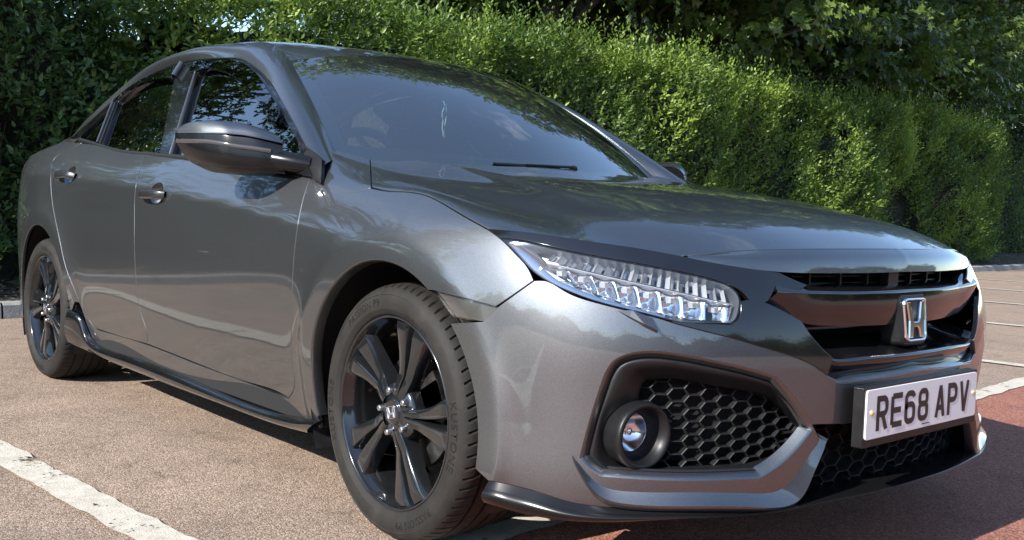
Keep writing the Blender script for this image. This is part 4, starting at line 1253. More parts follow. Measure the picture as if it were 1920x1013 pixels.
def emblem_geo(o, ex, ey, ez, w, h, dep):
    """rounded frame with the slanted H inside it"""
    o, ex, ey, ez = (np.asarray(a, float) for a in (o, ex, ey, ez)); g = Geo()
    A = rounded(w, w*.90, h, w*.16); B = A*np.array([.86, .885])
    def P(p, d): return o+p[:, :1]*ex+p[:, 1:2]*ey+ez*d
    mid = (A+B)/2
    rows = [P(A, -dep), P(A, dep*.5), P(mid, dep*1.2), P(B, dep*.5), P(B, -dep)]
    x = grid_geo(np.stack(rows, 0), closed_v=True)
    if (np.array(x.n)[len(A)*2:len(A)*3] @ ez).mean() < 0: x.f = [tuple(reversed(f)) for f in x.f]; x.n = [(-a, -b, -c) for a, b, c in x.n]
    g.add(x.v, x.f, x.n)
    H = np.array([(-.415, .44), (-.245, .44), (-.150, .03), (-.10, -.045), (.10, -.045), (.150, .03), (.245, .44), (.415, .44), (.33, -.02), (.375, -.44), (.175, -.44), (.125, -.235), (.07, -.18), (-.07, -.18), (-.125, -.235), (-.175, -.44), (-.375, -.44), (-.33, -.02)])*[w*.93, h*.93]
    prism_geo(H, o+ez*dep*1.1, ex, ey, ez, dep*2, geo=g, bevel=dep*.8)
    return g
WPARTS = build_wheel_parts()
def place_wheel(loc, rz, first=[None]):
    w = empty('wheel', loc, car); w.rotation_euler = (0, math.radians(rz[1]), math.radians(rz[0])); w.rotation_mode = 'XYZ'
    if first[0] is None:
        first[0] = []
        for nm, ge, mt in WPARTS:
            if isinstance(ge, tuple): o = mesh_obj(nm, ge[0], ge[1], M[mt], w)
            else: o = ge.obj(nm, M[mt], w)
            first[0].append(o)
        # sharp groove edges on the tyre
        me = first[0][0].data
        try: me.set_sharp_from_angle(angle=math.radians(32))
        except Exception: pass
    else:
        for s in first[0]:
            c = s.copy(); COL.objects.link(c); c.parent = w
    return w
W_F = place_wheel((0.0, -.868, .3205), (-1.0, -16))
W_R = place_wheel((-2.697, -.874, .3205), (0, 21))
place_wheel((0.0, .868, .3205), (180-1.0, 10))
place_wheel((-2.697, .874, .3205), (180, 40))
# calipers, liners, floor
def caliper(ax, ang):
    a = math.radians(ang); g = Geo()
    for da in np.linspace(-.32, .32, 5):
        c = np.array([ax+.112*math.cos(a+da), -.785, .3205+.112*math.sin(a+da)]); R = np.array([[math.cos(a+da), 0, -math.sin(a+da)], [0, 1, 0], [math.sin(a+da), 0, math.cos(a+da)]])
        box_geo(c, (.075, .075, .05), R, geo=g)
    return g
for ax, an in ((0, 20), (-2.697, 10)):
    g = caliper(ax, an); g.obj('brake_caliper', M['disc_steel'], car); g.mirrored().obj('brake_caliper', M['disc_steel'], car)
def liner(i):
    ax, az = AXLE[i]; a = np.radians(np.linspace(-25, 205, 46)); R = .392
    ys = [-.862, -.80, -.66, -.56]; P = np.stack([np.stack([ax+R*np.cos(a), np.full_like(a, y), az+R*np.sin(a)], 1) for y in ys], 0)
    g = grid_geo(P, flip=True)
    b = np.vstack([P[-1], [[ax+.42, -.56, .17]], [[ax-.42, -.56, .17]]]); k = len(g.v)
    g.add(list(b)+[(ax, -.56, az)], [(j, (j+1) % len(b), len(b)) for j in range(len(b))], [(0, -1, 0)]*(len(b)+1))
    return g
for i in (0, 1):
    g = liner(i); g.obj('arch_liner', M['matt_black'], car); g.mirrored().obj('arch_liner', M['matt_black'], car)
g = Geo(); box_geo((-1.36, 0, .235), (2.0, 1.66, .05), geo=g); box_geo((.50, 0, .235), (.30, 1.05, .05), geo=g); box_geo((-1.35, 0, .26), (4.2, 1.08, .06), geo=g)
box_geo((-3.3, 0, .33), (.46, 1.3, .10), geo=g); box_geo((-.2, 0, .55), (.9, 1.0, .3), geo=g)
g.obj('underbody', M['void_black'], car)

# ---------------------------------------------------------------- side skirt
SK_T = [(131, 582), (150, 592), (164, 617), (174, 638), (184, 645), (230, 662), (305, 689), (453, 748), (552, 779), (606, 788)]
SK_B = [(137, 640), (146, 645), (152, 648), (172, 656), (190, 665), (235, 684), (331, 721), (442, 762), (540, 797), (590, 810)]
def skirt():
    n = 90
    def cv(px, d):
        k = chord(SK_T); P = BODY.pos(BODY.at(smooth(px, n=n))); return sm3(P, 4)+np.array([0, -d, 0])
    t_ = cv(SK_T, .002); b_ = cv(SK_B, .012)
    inn = b_+[0, .09, .005]
    rows = [t_+[0, .006, .002], t_+[0, -.004, 0], t_*.72+b_*.28+[0, -.018, 0], t_*.25+b_*.75+[0, -.020, 0], b_+[0, -.010, 0]]
    g = loft(rows, sub=5); f = np.mean(np.array(g.n)[:, 1]) > 0
    g = loft(rows, sub=5, flip=f); loft([rows[-1], b_+[0, -.002, -.003], inn], sub=3, flip=f, geo=g)
    cap = np.array([r[-1] for r in rows]+[inn[-1]]); g.add(list(cap)+[cap.mean(0)], [(i, i+1, len(cap)) for i in range(len(cap)-1)], [(1, 0, 0)]*(len(cap)+1))
    return g
g = skirt(); g.obj('side_skirt', M['gloss_black'], car); g.mirrored().obj('side_skirt', M['gloss_black'], car)

# ---------------------------------------------------------------- side windows
W_TOP = [(580, 290), (551, 231), (524, 184), (498, 146), (480, 127), (455, 114.5), (419, 111), (352, 117.5), (302, 133), (252, 159.5), (208, 193), (165, 232), (136, 257)]
BELT = [(136, 257), (181, 271), (215, 281.5), (268, 288.5), (345, 295), (450, 308), (540, 322), (576, 329)]
q_dlo = SG.at(curve_poly([W_TOP, BELT, [(576, 329), (580, 290)]]))
def win(px, S=SG_IN, lift=0.0): return panel(S, S.at(curve_poly(px)), res=.05, gap=-.014, flange=.0, lift=lift, step=.02)
WIN_F = [[(323, 290), (368, 139)], [(368, 139), (384, 128), (419, 121), (452, 125), (474, 137), (494, 158), (516, 190), (542, 236), (562, 275), (568, 300)], [(568, 300), (566, 324)], [(566, 324), (540, 320), (450, 306), (323, 290)]]
WIN_R = [[(192, 272), (222, 190)], [(222, 190), (256, 165), (302, 142), (330, 133)], [(330, 133), (300, 288)], [(300, 288), (262, 285), (215, 279), (192, 272)]]
WIN_Q = [[(150, 258), (176, 232), (206, 204)], [(206, 204), (181, 267)], [(181, 267), (150, 258)]]
def frame():
    """black surround of the window line with its openings"""
    hs = [SG.at(curve_poly(p)) for p in (WIN_F, WIN_R, WIN_Q)]
    return panel(SG, q_dlo, holes=hs, res=.03, gap=.0008, step=.014, lift=.001, flange=.012)
FR = frame()
for mir in (0, 1):
    f = (lambda G: G.mirrored()) if mir else (lambda G: G)
    fr = f(FR).obj('window_surround', M['gloss_black'], car)
    f(win(WIN_F)).obj('window_pane', M['side_glass'], DOORS[0][mir])
    f(win(WIN_R)).obj('window_pane', M['privacy_glass'], DOORS[1][mir])
    f(win(WIN_Q)).obj('quarter_pane', M['privacy_glass'], fr)
    # bright pillar edges
    for a, b, r in (((369, 137), (322, 291), .0075), ((214, 189), (184, 268), .006)):
        P = SG.off(SG.at(resample([a, b], 12, closed=False)), .004)
        f(tube_geo(P, r, 8, rz=.004, up=(1, 0, 0))).obj('pillar_trim', M['satin_trim'] if 'satin_trim' in M else simple('satin_trim', (.16, .165, .17), .28, .8), fr)
    # belt seal
    P = SG.off(SG.at(smooth([(150, 263), (181, 272), (215, 283), (268, 290), (345, 297), (450, 310), (540, 323)], step=14)), .005)
    f(tube_geo(P, .006, 6, rz=.010)).obj('belt_seal', M['rubber_seal'], fr)
    # wind deflectors
    D1 = [[(520, 235), (529, 211), (516, 187), (494, 152), (474, 131), (452, 119), (419, 114), (384, 118), (366, 122), (361, 139)], [(361, 139), (386, 132), (419, 135.5), (450, 151), (476, 177), (497, 202), (507, 222), (508, 234)], [(508, 234), (520, 235)]]
    D2 = [[(216, 192), (252, 163), (302, 138), (330, 128)], [(330, 128), (326, 149)], [(326, 149), (285, 154), (250, 168), (228, 182), (216, 192)]]
    for D, par in ((D1, DOORS[0][mir]), (D2, DOORS[1][mir])):
        f(panel(SG, SG.at(curve_poly(D)), res=.03, gap=0, lift=.013, flange=.012, step=.014)).obj('wind_deflector', M['deflector_acrylic'], par)
    P = SG.off(SG.at(resample([(346, 122), (331, 146)], 10, closed=False)), .012)
    f(tube_geo(P, .012, 8, rz=.006, up=(1, 0, 0))).obj('deflector_clip', M['satin_trim'], DOORS[1][mir])

# ---------------------------------------------------------------- door mirrors
def mirror_geo():
    n = 26; t = np.linspace(0, 1, n)
    y = -.872-t*.178
    xf = np.interp(t, [0, .3, .7, .92, 1], [-.552, -.585, -.655, -.745, -.83]); xr = np.interp(t, [0, .5, 1], [-.735, -.80, -.880])
    zt = np.interp(t, [0, .15, .4, .7, .92, 1], [1.012, 1.024, 1.036, 1.040, 1.034, 1.024]); zb = np.interp(t, [0, .3, .6, .85, 1], [.890, .890, .896, .924, .972])
    k = 40; a = np.linspace(0, 2*np.pi, k, endpoint=False)
    P = np.zeros((n, k, 3))
    for i in range(n):
        ca, sa = np.cos(a), np.sin(a); e = .62
        cx = np.sign(ca)*abs(ca)**np.where(ca > 0, .95, .35); cz = np.sign(sa)*abs(sa)**np.where(ca > 0, .62, .5)
        sc = 1-(max(0, t[i]-.88)/.12)**2*.45
        xm = (xf[i]+xr[i])/2; zm = (zt[i]+zb[i])/2
        P[i, :, 0] = xm+cx*(xf[i]-xr[i])/2*sc-.02*sa*(ca > 0)*ca; P[i, :, 1] = y[i]; P[i, :, 2] = zm+cz*(zt[i]-zb[i])/2*sc
    for _ in range(2): P[1:-1] = .25*P[:-2]+.5*P[1:-1]+.25*P[2:]
    return P, a
MP, MA = mirror_geo()
def mirror_parts():
    P = MP; n, k = P.shape[:2]
    zsp = np.array([np.interp(i/(n-1), [0, .5, 1], [.978, .997, 1.003]) for i in range(n)])
    full = grid_geo(P, closed_v=True); V = np.array(full.v); N = np.array(full.n)
    if (N[:, 0]*(V[:, 0]+.72)).mean() < 0: full.f = [tuple(reversed(f)) for f in full.f]; full.n = [(-a, -b, -c) for a, b, c in full.n]
    b = len(full.v); full.v += [tuple(x) for x in P[-1]]+[tuple(P[-1].mean(0)+[0, -.004, 0])]; full.n += [(0, -1, 0)]*(k+1); full.f += [(b+j, b+(j+1) % k, b+k) for j in range(k)]; full.m += [0]*k
    b = len(full.v); full.v += [tuple(x) for x in P[0]]+[tuple(P[0].mean(0))]; full.n += [(0, 1, 0)]*(k+1); full.f += [(b+(j+1) % k, b+j, b+k) for j in range(k)]; full.m += [0]*k
    # painted cap: upper shell standing 2.5 mm proud of the black housing
    cap = Geo(); idx = [j for j in range(k)]
    js = [j for j in range(-2, k//2+2)]
    rows = []
    for i in range(n):
        r = []
        for v in np.linspace(0, 1, 22):
            ang = v*math.pi; j = ang/(2*math.pi)*k; j0 = int(j) % k; fr_ = j-int(j); p = P[i, j0]*(1-fr_)+P[i, (j0+1) % k]*fr_
            c = np.array([-.5*(.0), 0, 0])+P[i].mean(0); z0 = zsp[i]
            p = p.copy(); ztop = P[i, :, 2].max()
            if p[2] < z0: p[2] = z0
            dirv = p-np.array([c[0], p[1], z0-.05]); dirv[1] = 0; dirv /= np.linalg.norm(dirv)+1e-9
            r.append(p+dirv*.003)
        rows.append(r)
    cp = grid_geo(np.array(rows)); 
    if np.mean(np.array(cp.n)[:, 2]) < 0: cp.f = [tuple(reversed(f)) for f in cp.f]; cp.n = [(-a, -b, -c) for a, b, c in cp.n]
    e = np.array(rows[-1]); b = len(cp.v); cp.v += [tuple(x) for x in e]+[tuple(e.mean(0)+[0, -.003, 0])]; cp.n += [(0, -1, .2)]*(len(e)+1); cp.f += [(b+j, b+(j+1) % len(e), b+len(e)) for j in range(len(e))]; cp.m += [0]*len(e)
    # indicator strip along the front
    ind = []
    for i in range(4, n):
        fr_ = P[i]; j = int(np.argmin(abs(fr_[:, 2]-(zsp[i]-.020))-(fr_[:, 0] > fr_[:, 0].mean())*1.0)); ind.append(fr_[j]+[.002, -.001, 0])
    return full, cp, tube_geo(sm3(np.array(ind), 4), .003, 6, rz=.0065)
mh, mc, mi = mirror_parts()
def mirror_foot():
    g = Geo()
    P = SG.off(SG.at([(568, 284), (587, 332), (538, 323)]), .006)
    nn = SG.nrm(SG.at([(568, 300)]))[0]
    g.add(P, [(0, 2, 1)], [nn]*3); B_ = P-nn*.02
    for i in range(3):
        j = (i+1) % 3; q = [P[i], P[j], B_[j], B_[i]]; m_ = np.cross(q[1]-q[0], q[3]-q[0]); m_ /= np.linalg.norm(m_); g.add(q, [(0, 1, 2, 3)], [m_]*4)
    # arm from the foot into the housing
    path = np.array([(-.505, -.808, .922), (-.54, -.842, .928), (-.59, -.875, .936), (-.66, -.92, .946)])
    tube_geo(smooth(path, n=12), np.linspace(.028, .040, 12), 16, rz=np.linspace(.024, .034, 12), geo=g)
    return g
mf = mirror_foot()
for mir in (0, 1):
    f = (lambda G: G.mirrored()) if mir else (lambda G: G)
    h = f(mh).obj('door_mirror', M['mirror_black'], car); f(mc).obj('mirror_cap', paint, h); f(mi).obj('indicator', M['smoked_indicator'] if 'smoked_indicator' in M else simple('smoked_indicator', (.05, .045, .042), .12, 0, .5, .8), h); f(mf).obj('mirror_foot', M['mirror_black'], h)

# ---------------------------------------------------------------- cowl, wipers
def cowl():
    n = 60; (a0, a1), (b0, b1) = WS.dom
    q = np.stack([np.full(n, a0-.01), np.linspace(b0+.01, b1-.01, n)], 1); w = WS.off(q, -.008)
    r = w+np.array([.20, 0, -.05]); d = w+np.array([.02, 0, -.016])
    g = loft([w, d, r], sharp=True); 
    if np.mean(np.array(g.n)[:, 2]) < 0: g.f = [tuple(reversed(f)) for f in g.f]; g.n = [(-a, -b, -c) for a, b, c in g.n]
    return g
cowl().obj('cowl_panel', M['matt_black'], car)
def wiper(px, piv):
    P = WS.off(WS.at(smooth(px, step=12)), .004); g = tube_geo(P, .004, 6, rz=.006)
    A = WS.off(WS.at(smooth([px[1], ((px[1][0]+piv[0])/2, (px[1][1]+piv[1])/2), piv], step=10)), .009)
    tube_geo(A, np.linspace(.004, .007, len(A)), 8, geo=g, rz=np.linspace(.003, .005, len(A)))
    ring_lathe([(.0005, .006), (.010, .004), (.012, 0), (.012, -.03)], A[-1], (0.3, 0, 1), 12, geo=g)
    return g
wiper([(925, 309.5), (985, 313), (1048, 316.5)], (1074, 318)).obj('wiper', M['satin_black'], car)
wiper([(705, 312), (780, 320), (860, 328)], (905, 331)).obj('wiper', M['satin_black'], car)

# ---------------------------------------------------------------- badge, number plate
def badge():
    c = np.array([.853, 0, .594]); ez = np.array([1, 0, .10]); ez /= np.linalg.norm(ez); ey = np.array([-ez[2], 0, ez[0]]); ex = np.array([0, 1, 0.])
    base = prism_geo(rounded(.128, .118, .118, .022, 8), c-ez*.002, ex, ey, ez, .05, bevel=.004)
    return base, emblem_geo(c+ez*.002, ex, ey, ez, .106, .100, .0035)
b_, e_ = badge(); bo = b_.obj('front_badge', M['satin_black'], car); e_.obj('badge_emblem', M['chrome'], bo)
PX_ = .900
_pc = on_plane([(1627, 733.5), (1832.5, 697), (1827.8, 777.5), (1621.8, 828)], 0, PX_)
PLY0, PLY1 = (_pc[0][1]+_pc[3][1])/2, (_pc[1][1]+_pc[2][1])/2
PZT, PZB = (_pc[0][2]+_pc[1][2])/2, (_pc[2][2]+_pc[3][2])/2
def seg_glyph(ch):
    """strokes of the plate typeface in a 50 x 79 box (mm): centre lines, stroke 14"""
    w, h, s = 50., 79., 7.
    if ch == 'E': return [[(s, s), (s, h-s)], [(s, h-s), (w, h-s)], [(s, h/2), (w-6, h/2)], [(s, s), (w, s)]]
    if ch == 'V': return [[(s, h), (w/2, 0+2)], [(w-s, h), (w/2, 0+2)]]
    if ch == 'A': return [[(s, 0), (w/2, h-2)], [(w-s, 0), (w/2, h-2)], [(14, 24), (w-14, 24)]]
    arc = lambda cx, cy, rx, ry, a0, a1: [(cx+rx*math.cos(math.radians(a)), cy+ry*math.sin(math.radians(a))) for a in np.linspace(a0, a1, 9)]
    if ch in 'PR':
        bowl = [(s, h-s)]+arc(w-s-14, h-s-14, 14, 14, 90, 0)+arc(w-s-14, 37+14, 14, 14, 0, -90)+[(s, 37)]
        g = [[(s, 0), (s, h)], bowl]
        if ch == 'R': g.append([(w*.50, 37), (w-s, 0)])
        return g
    if ch == '8':
        up = arc(w-s-13, h-s-13, 12, 13, 0, 90)+arc(s+13, h-s-13, 12, 13, 90, 180)+arc(s+13, 42+11, 12, 12, 180, 270)+arc(w-s-13, 42+11, 12, 12, 270, 360); up.append(up[0])
        lo = arc(w-s-13, 42-13, 13, 13, 0, 90)+arc(s+13, 42-13, 13, 13, 90, 180)+arc(s+13, s+13, 13, 13, 180, 270)+arc(w-s-13, s+13, 13, 13, 270, 360); lo.append(lo[0])
        return [up, lo]
    if ch == '6':
        c = arc(w-s-13, h-s-13, 13, 13, 15, 90)+arc(s+13, h-s-13, 13, 13, 90, 180)+arc(s+13, s+13, 13, 13, 180, 270)+arc(w-s-13, s+13, 13, 13, 270, 360)+arc(w-s-13, 46-13, 13, 13, 0, 90)+arc(s+13, 46-13, 13, 13, 90, 170)
        return [c]
def stroke_geo(pts, o, ex, ey, ez, sc, wid, depth, geo, clip=None):
    p = np.asarray(pts, float); t = np.gradient(p, axis=0); 
    closed = np.linalg.norm(p[0]-p[-1]) < .01
    if closed: t[0] = t[-1] = p[1]-p[-2]
    t /= np.linalg.norm(t, axis=1)[:, None]+1e-9; nr = np.stack([-t[:, 1], t[:, 0]], 1)
    L = (p+nr*wid/2); R = (p-nr*wid/2)
    if clip: L[:, 1] = np.clip(L[:, 1], 0, clip); R[:, 1] = np.clip(R[:, 1], 0, clip)
    f = lambda q: o+(q[:, :1]*ex+q[:, 1:2]*ey)*sc+ez*depth
    a, b = f(L), f(R); n = len(p)
    geo.add(np.vstack([a, b]), [(n+i, n+i+1, i+1, i) for i in range(n-1)], [ez]*(2*n))
def plate():
    ex, ey, ez = np.array([0, 1., 0]), np.array([0, 0, 1.]), np.array([1., 0, 0])
    yc, zc = (PLY0+PLY1)/2, (PZT+PZB)/2; W_, H_ = PLY1-PLY0, PZT-PZB
    base = prism_geo(rounded(W_, W_, H_, .009), (PX_, yc, zc), ex, ey, ez, .004, bevel=.0006)
    hold = prism_geo(rounded(W_+.014, W_+.014, H_+.024, .004), (PX_-.0035, yc, zc-.006), ex, ey, ez, .024, bevel=.0015)
    sc = W_/520.; chars = Geo(); out = []
    x = yc-(7*50+5*11+33)*sc/2
    x = PLY0+ (520-(7*50+5*11+33))/2*sc
    z0 = zc-79/2*(H_/111.)
    eyh = ey*(H_/111.)/sc
    k = 0
    for ch in 'RE68 APV':
        if ch == ' ': x += (33-11)*sc; continue
        g = Geo()
        for i, st in enumerate(seg_glyph(ch)): stroke_geo(st, np.array([PX_+.0006+.0002*i, x, z0]), ex, eyh, ez, sc, 13.5, 0, g, 79)
        out.append(g); x += 61*sc
    return base, hold, out, (yc, zc, W_, H_)
pb, ph, pcs, (yc, zc, W_, H_) = plate()
hold = ph.obj('plate_holder', M['satin_black'], car); po = pb.obj('number_plate', M['plate_white'], hold)
for g in pcs: g.obj('plate_character', M['plate_char'], po)
for yy in (PLY0+.021, PLY1-.018):
    ring_lathe([(.0002, .004), (.004, .0035), (.0065, .001), (.0065, -.001)], (PX_+.0005, yy, zc+.004), (1, 0, 0), 14).obj('plate_screw', M['yellow_cap'], po)
box_geo((PX_+.0006, yc+.005, PZB+.0085), (.0004, .035, .0022)).obj('maker_print', M['plastic_trim'], po)

# ---------------------------------------------------------------- cabin
def seat(x, y):
    g = Geo(); t = np.linspace(0, 1, 12)
    path = np.stack([x-.02-t*.30, np.full(12, y), .42+t*.56], 1); tube_geo(path, np.interp(t, [0, .1, .5, .9, 1], [.18, .25, .26, .21, .12]), 16, geo=g, rz=np.interp(t, [0, .5, 1], [.07, .08, .05]), up=(1, 0, 0))
    p2 = np.stack([x+.02+t*.46, np.full(12, y), .40+t*.05], 1); tube_geo(p2, .25, 16, geo=g, rz=.08)
    h = np.stack([np.full(8, x-.36), y+np.linspace(-.11, .11, 8), np.full(8, 1.08)], 1); tube_geo(h, np.interp(np.linspace(-1, 1, 8), [-1, -.7, .7, 1], [.03, .05, .05, .03]), 12, geo=g, rz=.09)
    return g
for x, y in ((-1.35, -.37), (-1.35, .37), (-2.2, -.36), (-2.2, .36)): seat(x, y).obj('seat', M['interior_fabric'], car)
def dash():
    y = np.linspace(-.72, .72, 30); rows = []
    for dx, z in ((.0, .935), (-.18, .945), (-.40, .948), (-.46, .93), (-.48, .80), (-.46, .55)):
        x = -.47-.16*(y/.7)**2+dx; rows.append(np.stack([x, y, np.full_like(y, z)+(.035*np.exp(-((y+.37)/.16)**2) if -.45 < dx < -.1 else 0)], 1))
    return grid_geo(np.array(rows), flip=True)
dash().obj('dashboard', M['dash_plastic'], car)
def steering():
    a = np.linspace(0, 2*np.pi, 40); c = np.array([-1.00, -.37, .90]); n = np.array([-.90, 0, .42]); u = np.array([0, 1., 0]); v = np.cross(n, u); g = Geo()
    tube_geo(c+.185*(np.cos(a)[:, None]*u+np.sin(a)[:, None]*v), .016, 10, caps=False, geo=g)
    tube_geo(np.array([c-u*.18, c, c+u*.18]), .02, 8, geo=g); tube_geo(np.array([c, c-v*.18*np.sign(v[2])]), .02, 8, geo=g); tube_geo(np.array([c, c-n*.3]), .03, 8, geo=g)
    return g
steering().obj('steering_wheel', M['dash_plastic'], car)
box_geo((-1.9, 0, .32), (2.6, 1.5, .04)).obj('cabin_floor', M['void_black'], car)
g = Geo(); P = RP[2:-2, 3:-3]-[0, 0, .03]; grid_geo(P, geo=g); g.obj('headlining', M['interior_fabric'], rf)
# interior mirror and the charm hanging from it
g = tube_geo(np.array([(-1.02, -.10, 1.245), (-1.02, .10, 1.245)]), .02, 10, rz=.034); mo = g.obj('cabin_mirror', M['gloss_black'], car)
g = Geo(); t = np.linspace(0, 1, 10)
tube_geo(np.stack([-.98+.004*np.sin(t*9), .004*np.sin(t*14), 1.21-.13*t], 1), .0025, 5, geo=g); tube_geo(np.stack([np.full(6, -.98), .012+.004*np.sin(np.linspace(0, 6, 6)), 1.20-.125*np.linspace(0, 1, 6)], 1), .0022, 5, geo=g)
ring_lathe([(.0005, .03), (.006, .02), (.012, 0), (.02, -.006), (.0004, -.008)], (-.98, .004, 1.07), (0, 0, 1), 10, geo=g)
g.obj('hanging_charm', M['cotton'], mo)

# ---------------------------------------------------------------- tail lamps at the rear corners
simple('tail_lens', (.02, .004, .004), .08, 0, .5, 1.0)
_tq = np.array([(s_of_x(-3.50), .84), (s_of_x(-3.34), .86), (s_of_x(-3.24), .955), (s_of_x(-3.30), .985), (s_of_x(-3.50), .965)])
g = panel(BODY, _tq, res=.03, gap=0, lift=.005, step=.02); g.obj('tail_light', M['tail_lens'], car); g.mirrored().obj('tail_light', M['tail_lens'], car)

g = panel(SG, SG.at([(558, 262), (584, 284), (604, 300), (602, 345), (586, 336), (566, 300)]), res=.03, gap=0, lift=.001, step=.02)
g.obj('sail_panel', M['satin_black'], car); g.mirrored().obj('sail_panel', M['satin_black'], car)
# ---------------------------------------------------------------- car park: ground, markings, kerb
BETA = math.radians(4.5)                                  # the bays stand a little askew to the car
E1 = np.array([math.cos(BETA), math.sin(BETA)]); E2 = np.array([-math.sin(BETA), math.cos(BETA)])
def bay(u, v, z=0.0):
    p = u*E1+v*E2; return (float(p[0]), float(p[1]), z)
def asphalt(key, stones, tint, seed):
    m, t, out = nt(key); co = coords(t); b = pbsdf(t, out, (.2, .17, .15), .88, 0, .25)
    vo = t.nodes.new('ShaderNodeTexVoronoi'); vo.inputs['Scale'].default_value = 250; t.links.new(co, vo.inputs['Vector'])
    hsv = ramp(t, vo.outputs['Color'], stones)
    sep = t.nodes.new('ShaderNodeSeparateColor'); t.links.new(vo.outputs['Color'], sep.inputs[0]); t.links.new(sep.outputs[0], hsv.inputs['Fac'])
    big = noise(t, .9, 6, .6, co); bt = ramp(t, big.outputs['Fac'], [(.3, tint[0]), (.7, tint[1])])
    mid = noise(t, 5, 7, .72, co); mr = ramp(t, mid.outputs['Fac'], [(.28, (.58, .57, .56)), (.42, (.92, .92, .92)), (.72, (1.15, 1.15, 1.15))])
    mu = t.nodes.new('ShaderNodeMix'); mu.data_type = 'RGBA'; mu.blend_type = 'MULTIPLY'; mu.inputs[0].default_value = 1.0
    A = [i for i in mu.inputs if i.type == 'RGBA']; t.links.new(hsv.outputs[0], A[0]); t.links.new(bt.outputs[0], A[1])
    mu2 = t.nodes.new('ShaderNodeMix'); mu2.data_type = 'RGBA'; mu2.blend_type = 'MULTIPLY'; mu2.inputs[0].default_value = 1.0
    A2 = [i for i in mu2.inputs if i.type == 'RGBA']; o1 = [o for o in mu.outputs if o.type == 'RGBA'][0]; t.links.new(o1, A2[0]); t.links.new(mr.outputs[0], A2[1])
    t.links.new([o for o in mu2.outputs if o.type == 'RGBA'][0], b.inputs['Base Color'])
    d1 = mathn(t, 'MULTIPLY', vo.outputs['Distance'], -1.0); n2 = noise(t, 380, 2, .6, co); h = mathn(t, 'MULTIPLY_ADD', n2.outputs['Fac'], .25, d1)
    bm = bump(t, h, .5, .005); t.links.new(bm.outputs[0], b.inputs['Normal']); M[key] = m
asphalt('brown_asphalt', [(0, (.118, .092, .073)), (.35, (.205, .162, .128)), (.7, (.288, .233, .184)), (1, (.41, .34, .27))], [(.89, .83, .79), (1.13, 1.02, .96)], 1)
asphalt('red_asphalt', [(0, (.10, .040, .030)), (.35, (.215, .085, .060)), (.7, (.32, .135, .095)), (1, (.42, .22, .16))], [(.86, .84, .84), (1.1, 1.05, 1.02)], 2)
def worn_paint():
    m, t, out = nt('worn_white_paint'); co = coords(t); b = pbsdf(t, None, (.62, .58, .49), .75, 0, .3)
    n = noise(t, 26, 6, .7, co); c = ramp(t, n.outputs['Fac'], [(.25, (.32, .285, .23)), (.65, (.50, .46, .385))]); t.links.new(c.outputs[0], b.inputs['Base Color'])
    n3 = noise(t, 180, 2, .6, co); bm = bump(t, n3.outputs['Fac'], .5, .004); t.links.new(bm.outputs[0], b.inputs['Normal'])
    # paint flaked off in ragged patches: there the sheet has holes
    w = noise(t, 4.2, 8, .72, co); f = noise(t, 55, 4, .7, co)
    s = mathn(t, 'MULTIPLY_ADD', f.outputs['Fac'], .45, w.outputs['Fac'])
    r = ramp(t, s, [(.585, (0, 0, 0)), (.63, (1, 1, 1))])
    tr = t.nodes.new('ShaderNodeBsdfTransparent'); mx = t.nodes.new('ShaderNodeMixShader')
    t.links.new(r.outputs[0], mx.inputs[0]); t.links.new(tr.outputs[0], mx.inputs[1]); t.links.new(b.outputs[0], mx.inputs[2]); t.links.new(mx.outputs[0], out.inputs['Surface'])
    M['road_paint'] = m
worn_paint()
def sheet(name, corners, mat, kind='structure'):
    g = Geo(); g.add(corners, [(0, 1, 2, 3)], [(0, 0, 1)]*4); return tag(g.obj(name, M[mat]), kind=kind)
sheet('ground', [(-400, -400, .008), (400, -400, .008), (400, 400, .008), (-400, 400, .008)], 'brown_asphalt')
sheet('red_lane', [bay(.07, -60, .012), bay(7.0, -60, .012), bay(7.0, 60, .012), bay(.07, 60, .012)], 'red_asphalt')
def marking(u0, u1, v0, v1):
    n = max(2, int(max(u1-u0, v1-v0)/.04)); g = Geo(); long_u = (u1-u0) > (v1-v0); rng = np.random.default_rng(int((u0*7+v0*13)*100) % 9999)
    w = rng.normal(0, .0035, (n+1, 2)); w = (w+np.roll(w, 1, 0))*.7; P = []
    for i in range(n+1):
        t_ = i/n
        for k in range(2):
            if long_u: P.append(bay(u0+(u1-u0)*t_, (v0, v1)[k]+w[i, k], .016))
            else: P.append(bay((u0, u1)[k]+w[i, k], v0+(v1-v0)*t_, .016))
    F = [(2*i, 2*i+2, 2*i+3, 2*i+1) for i in range(n)]
    if not long_u: F = [tuple(reversed(f)) for f in F]
    g.add(P, F, [(0, 0, 1)]*len(P)); return tag(g.obj('bay_marking', M['road_paint']), kind='structure')
for v in (-6.55, -3.90, -1.275, 1.35, 3.95, 6.58, 9.20, 11.80, 14.40): marking(-4.95, .018, v-.055, v+.055)
marking(.018, .125, -9, 20)
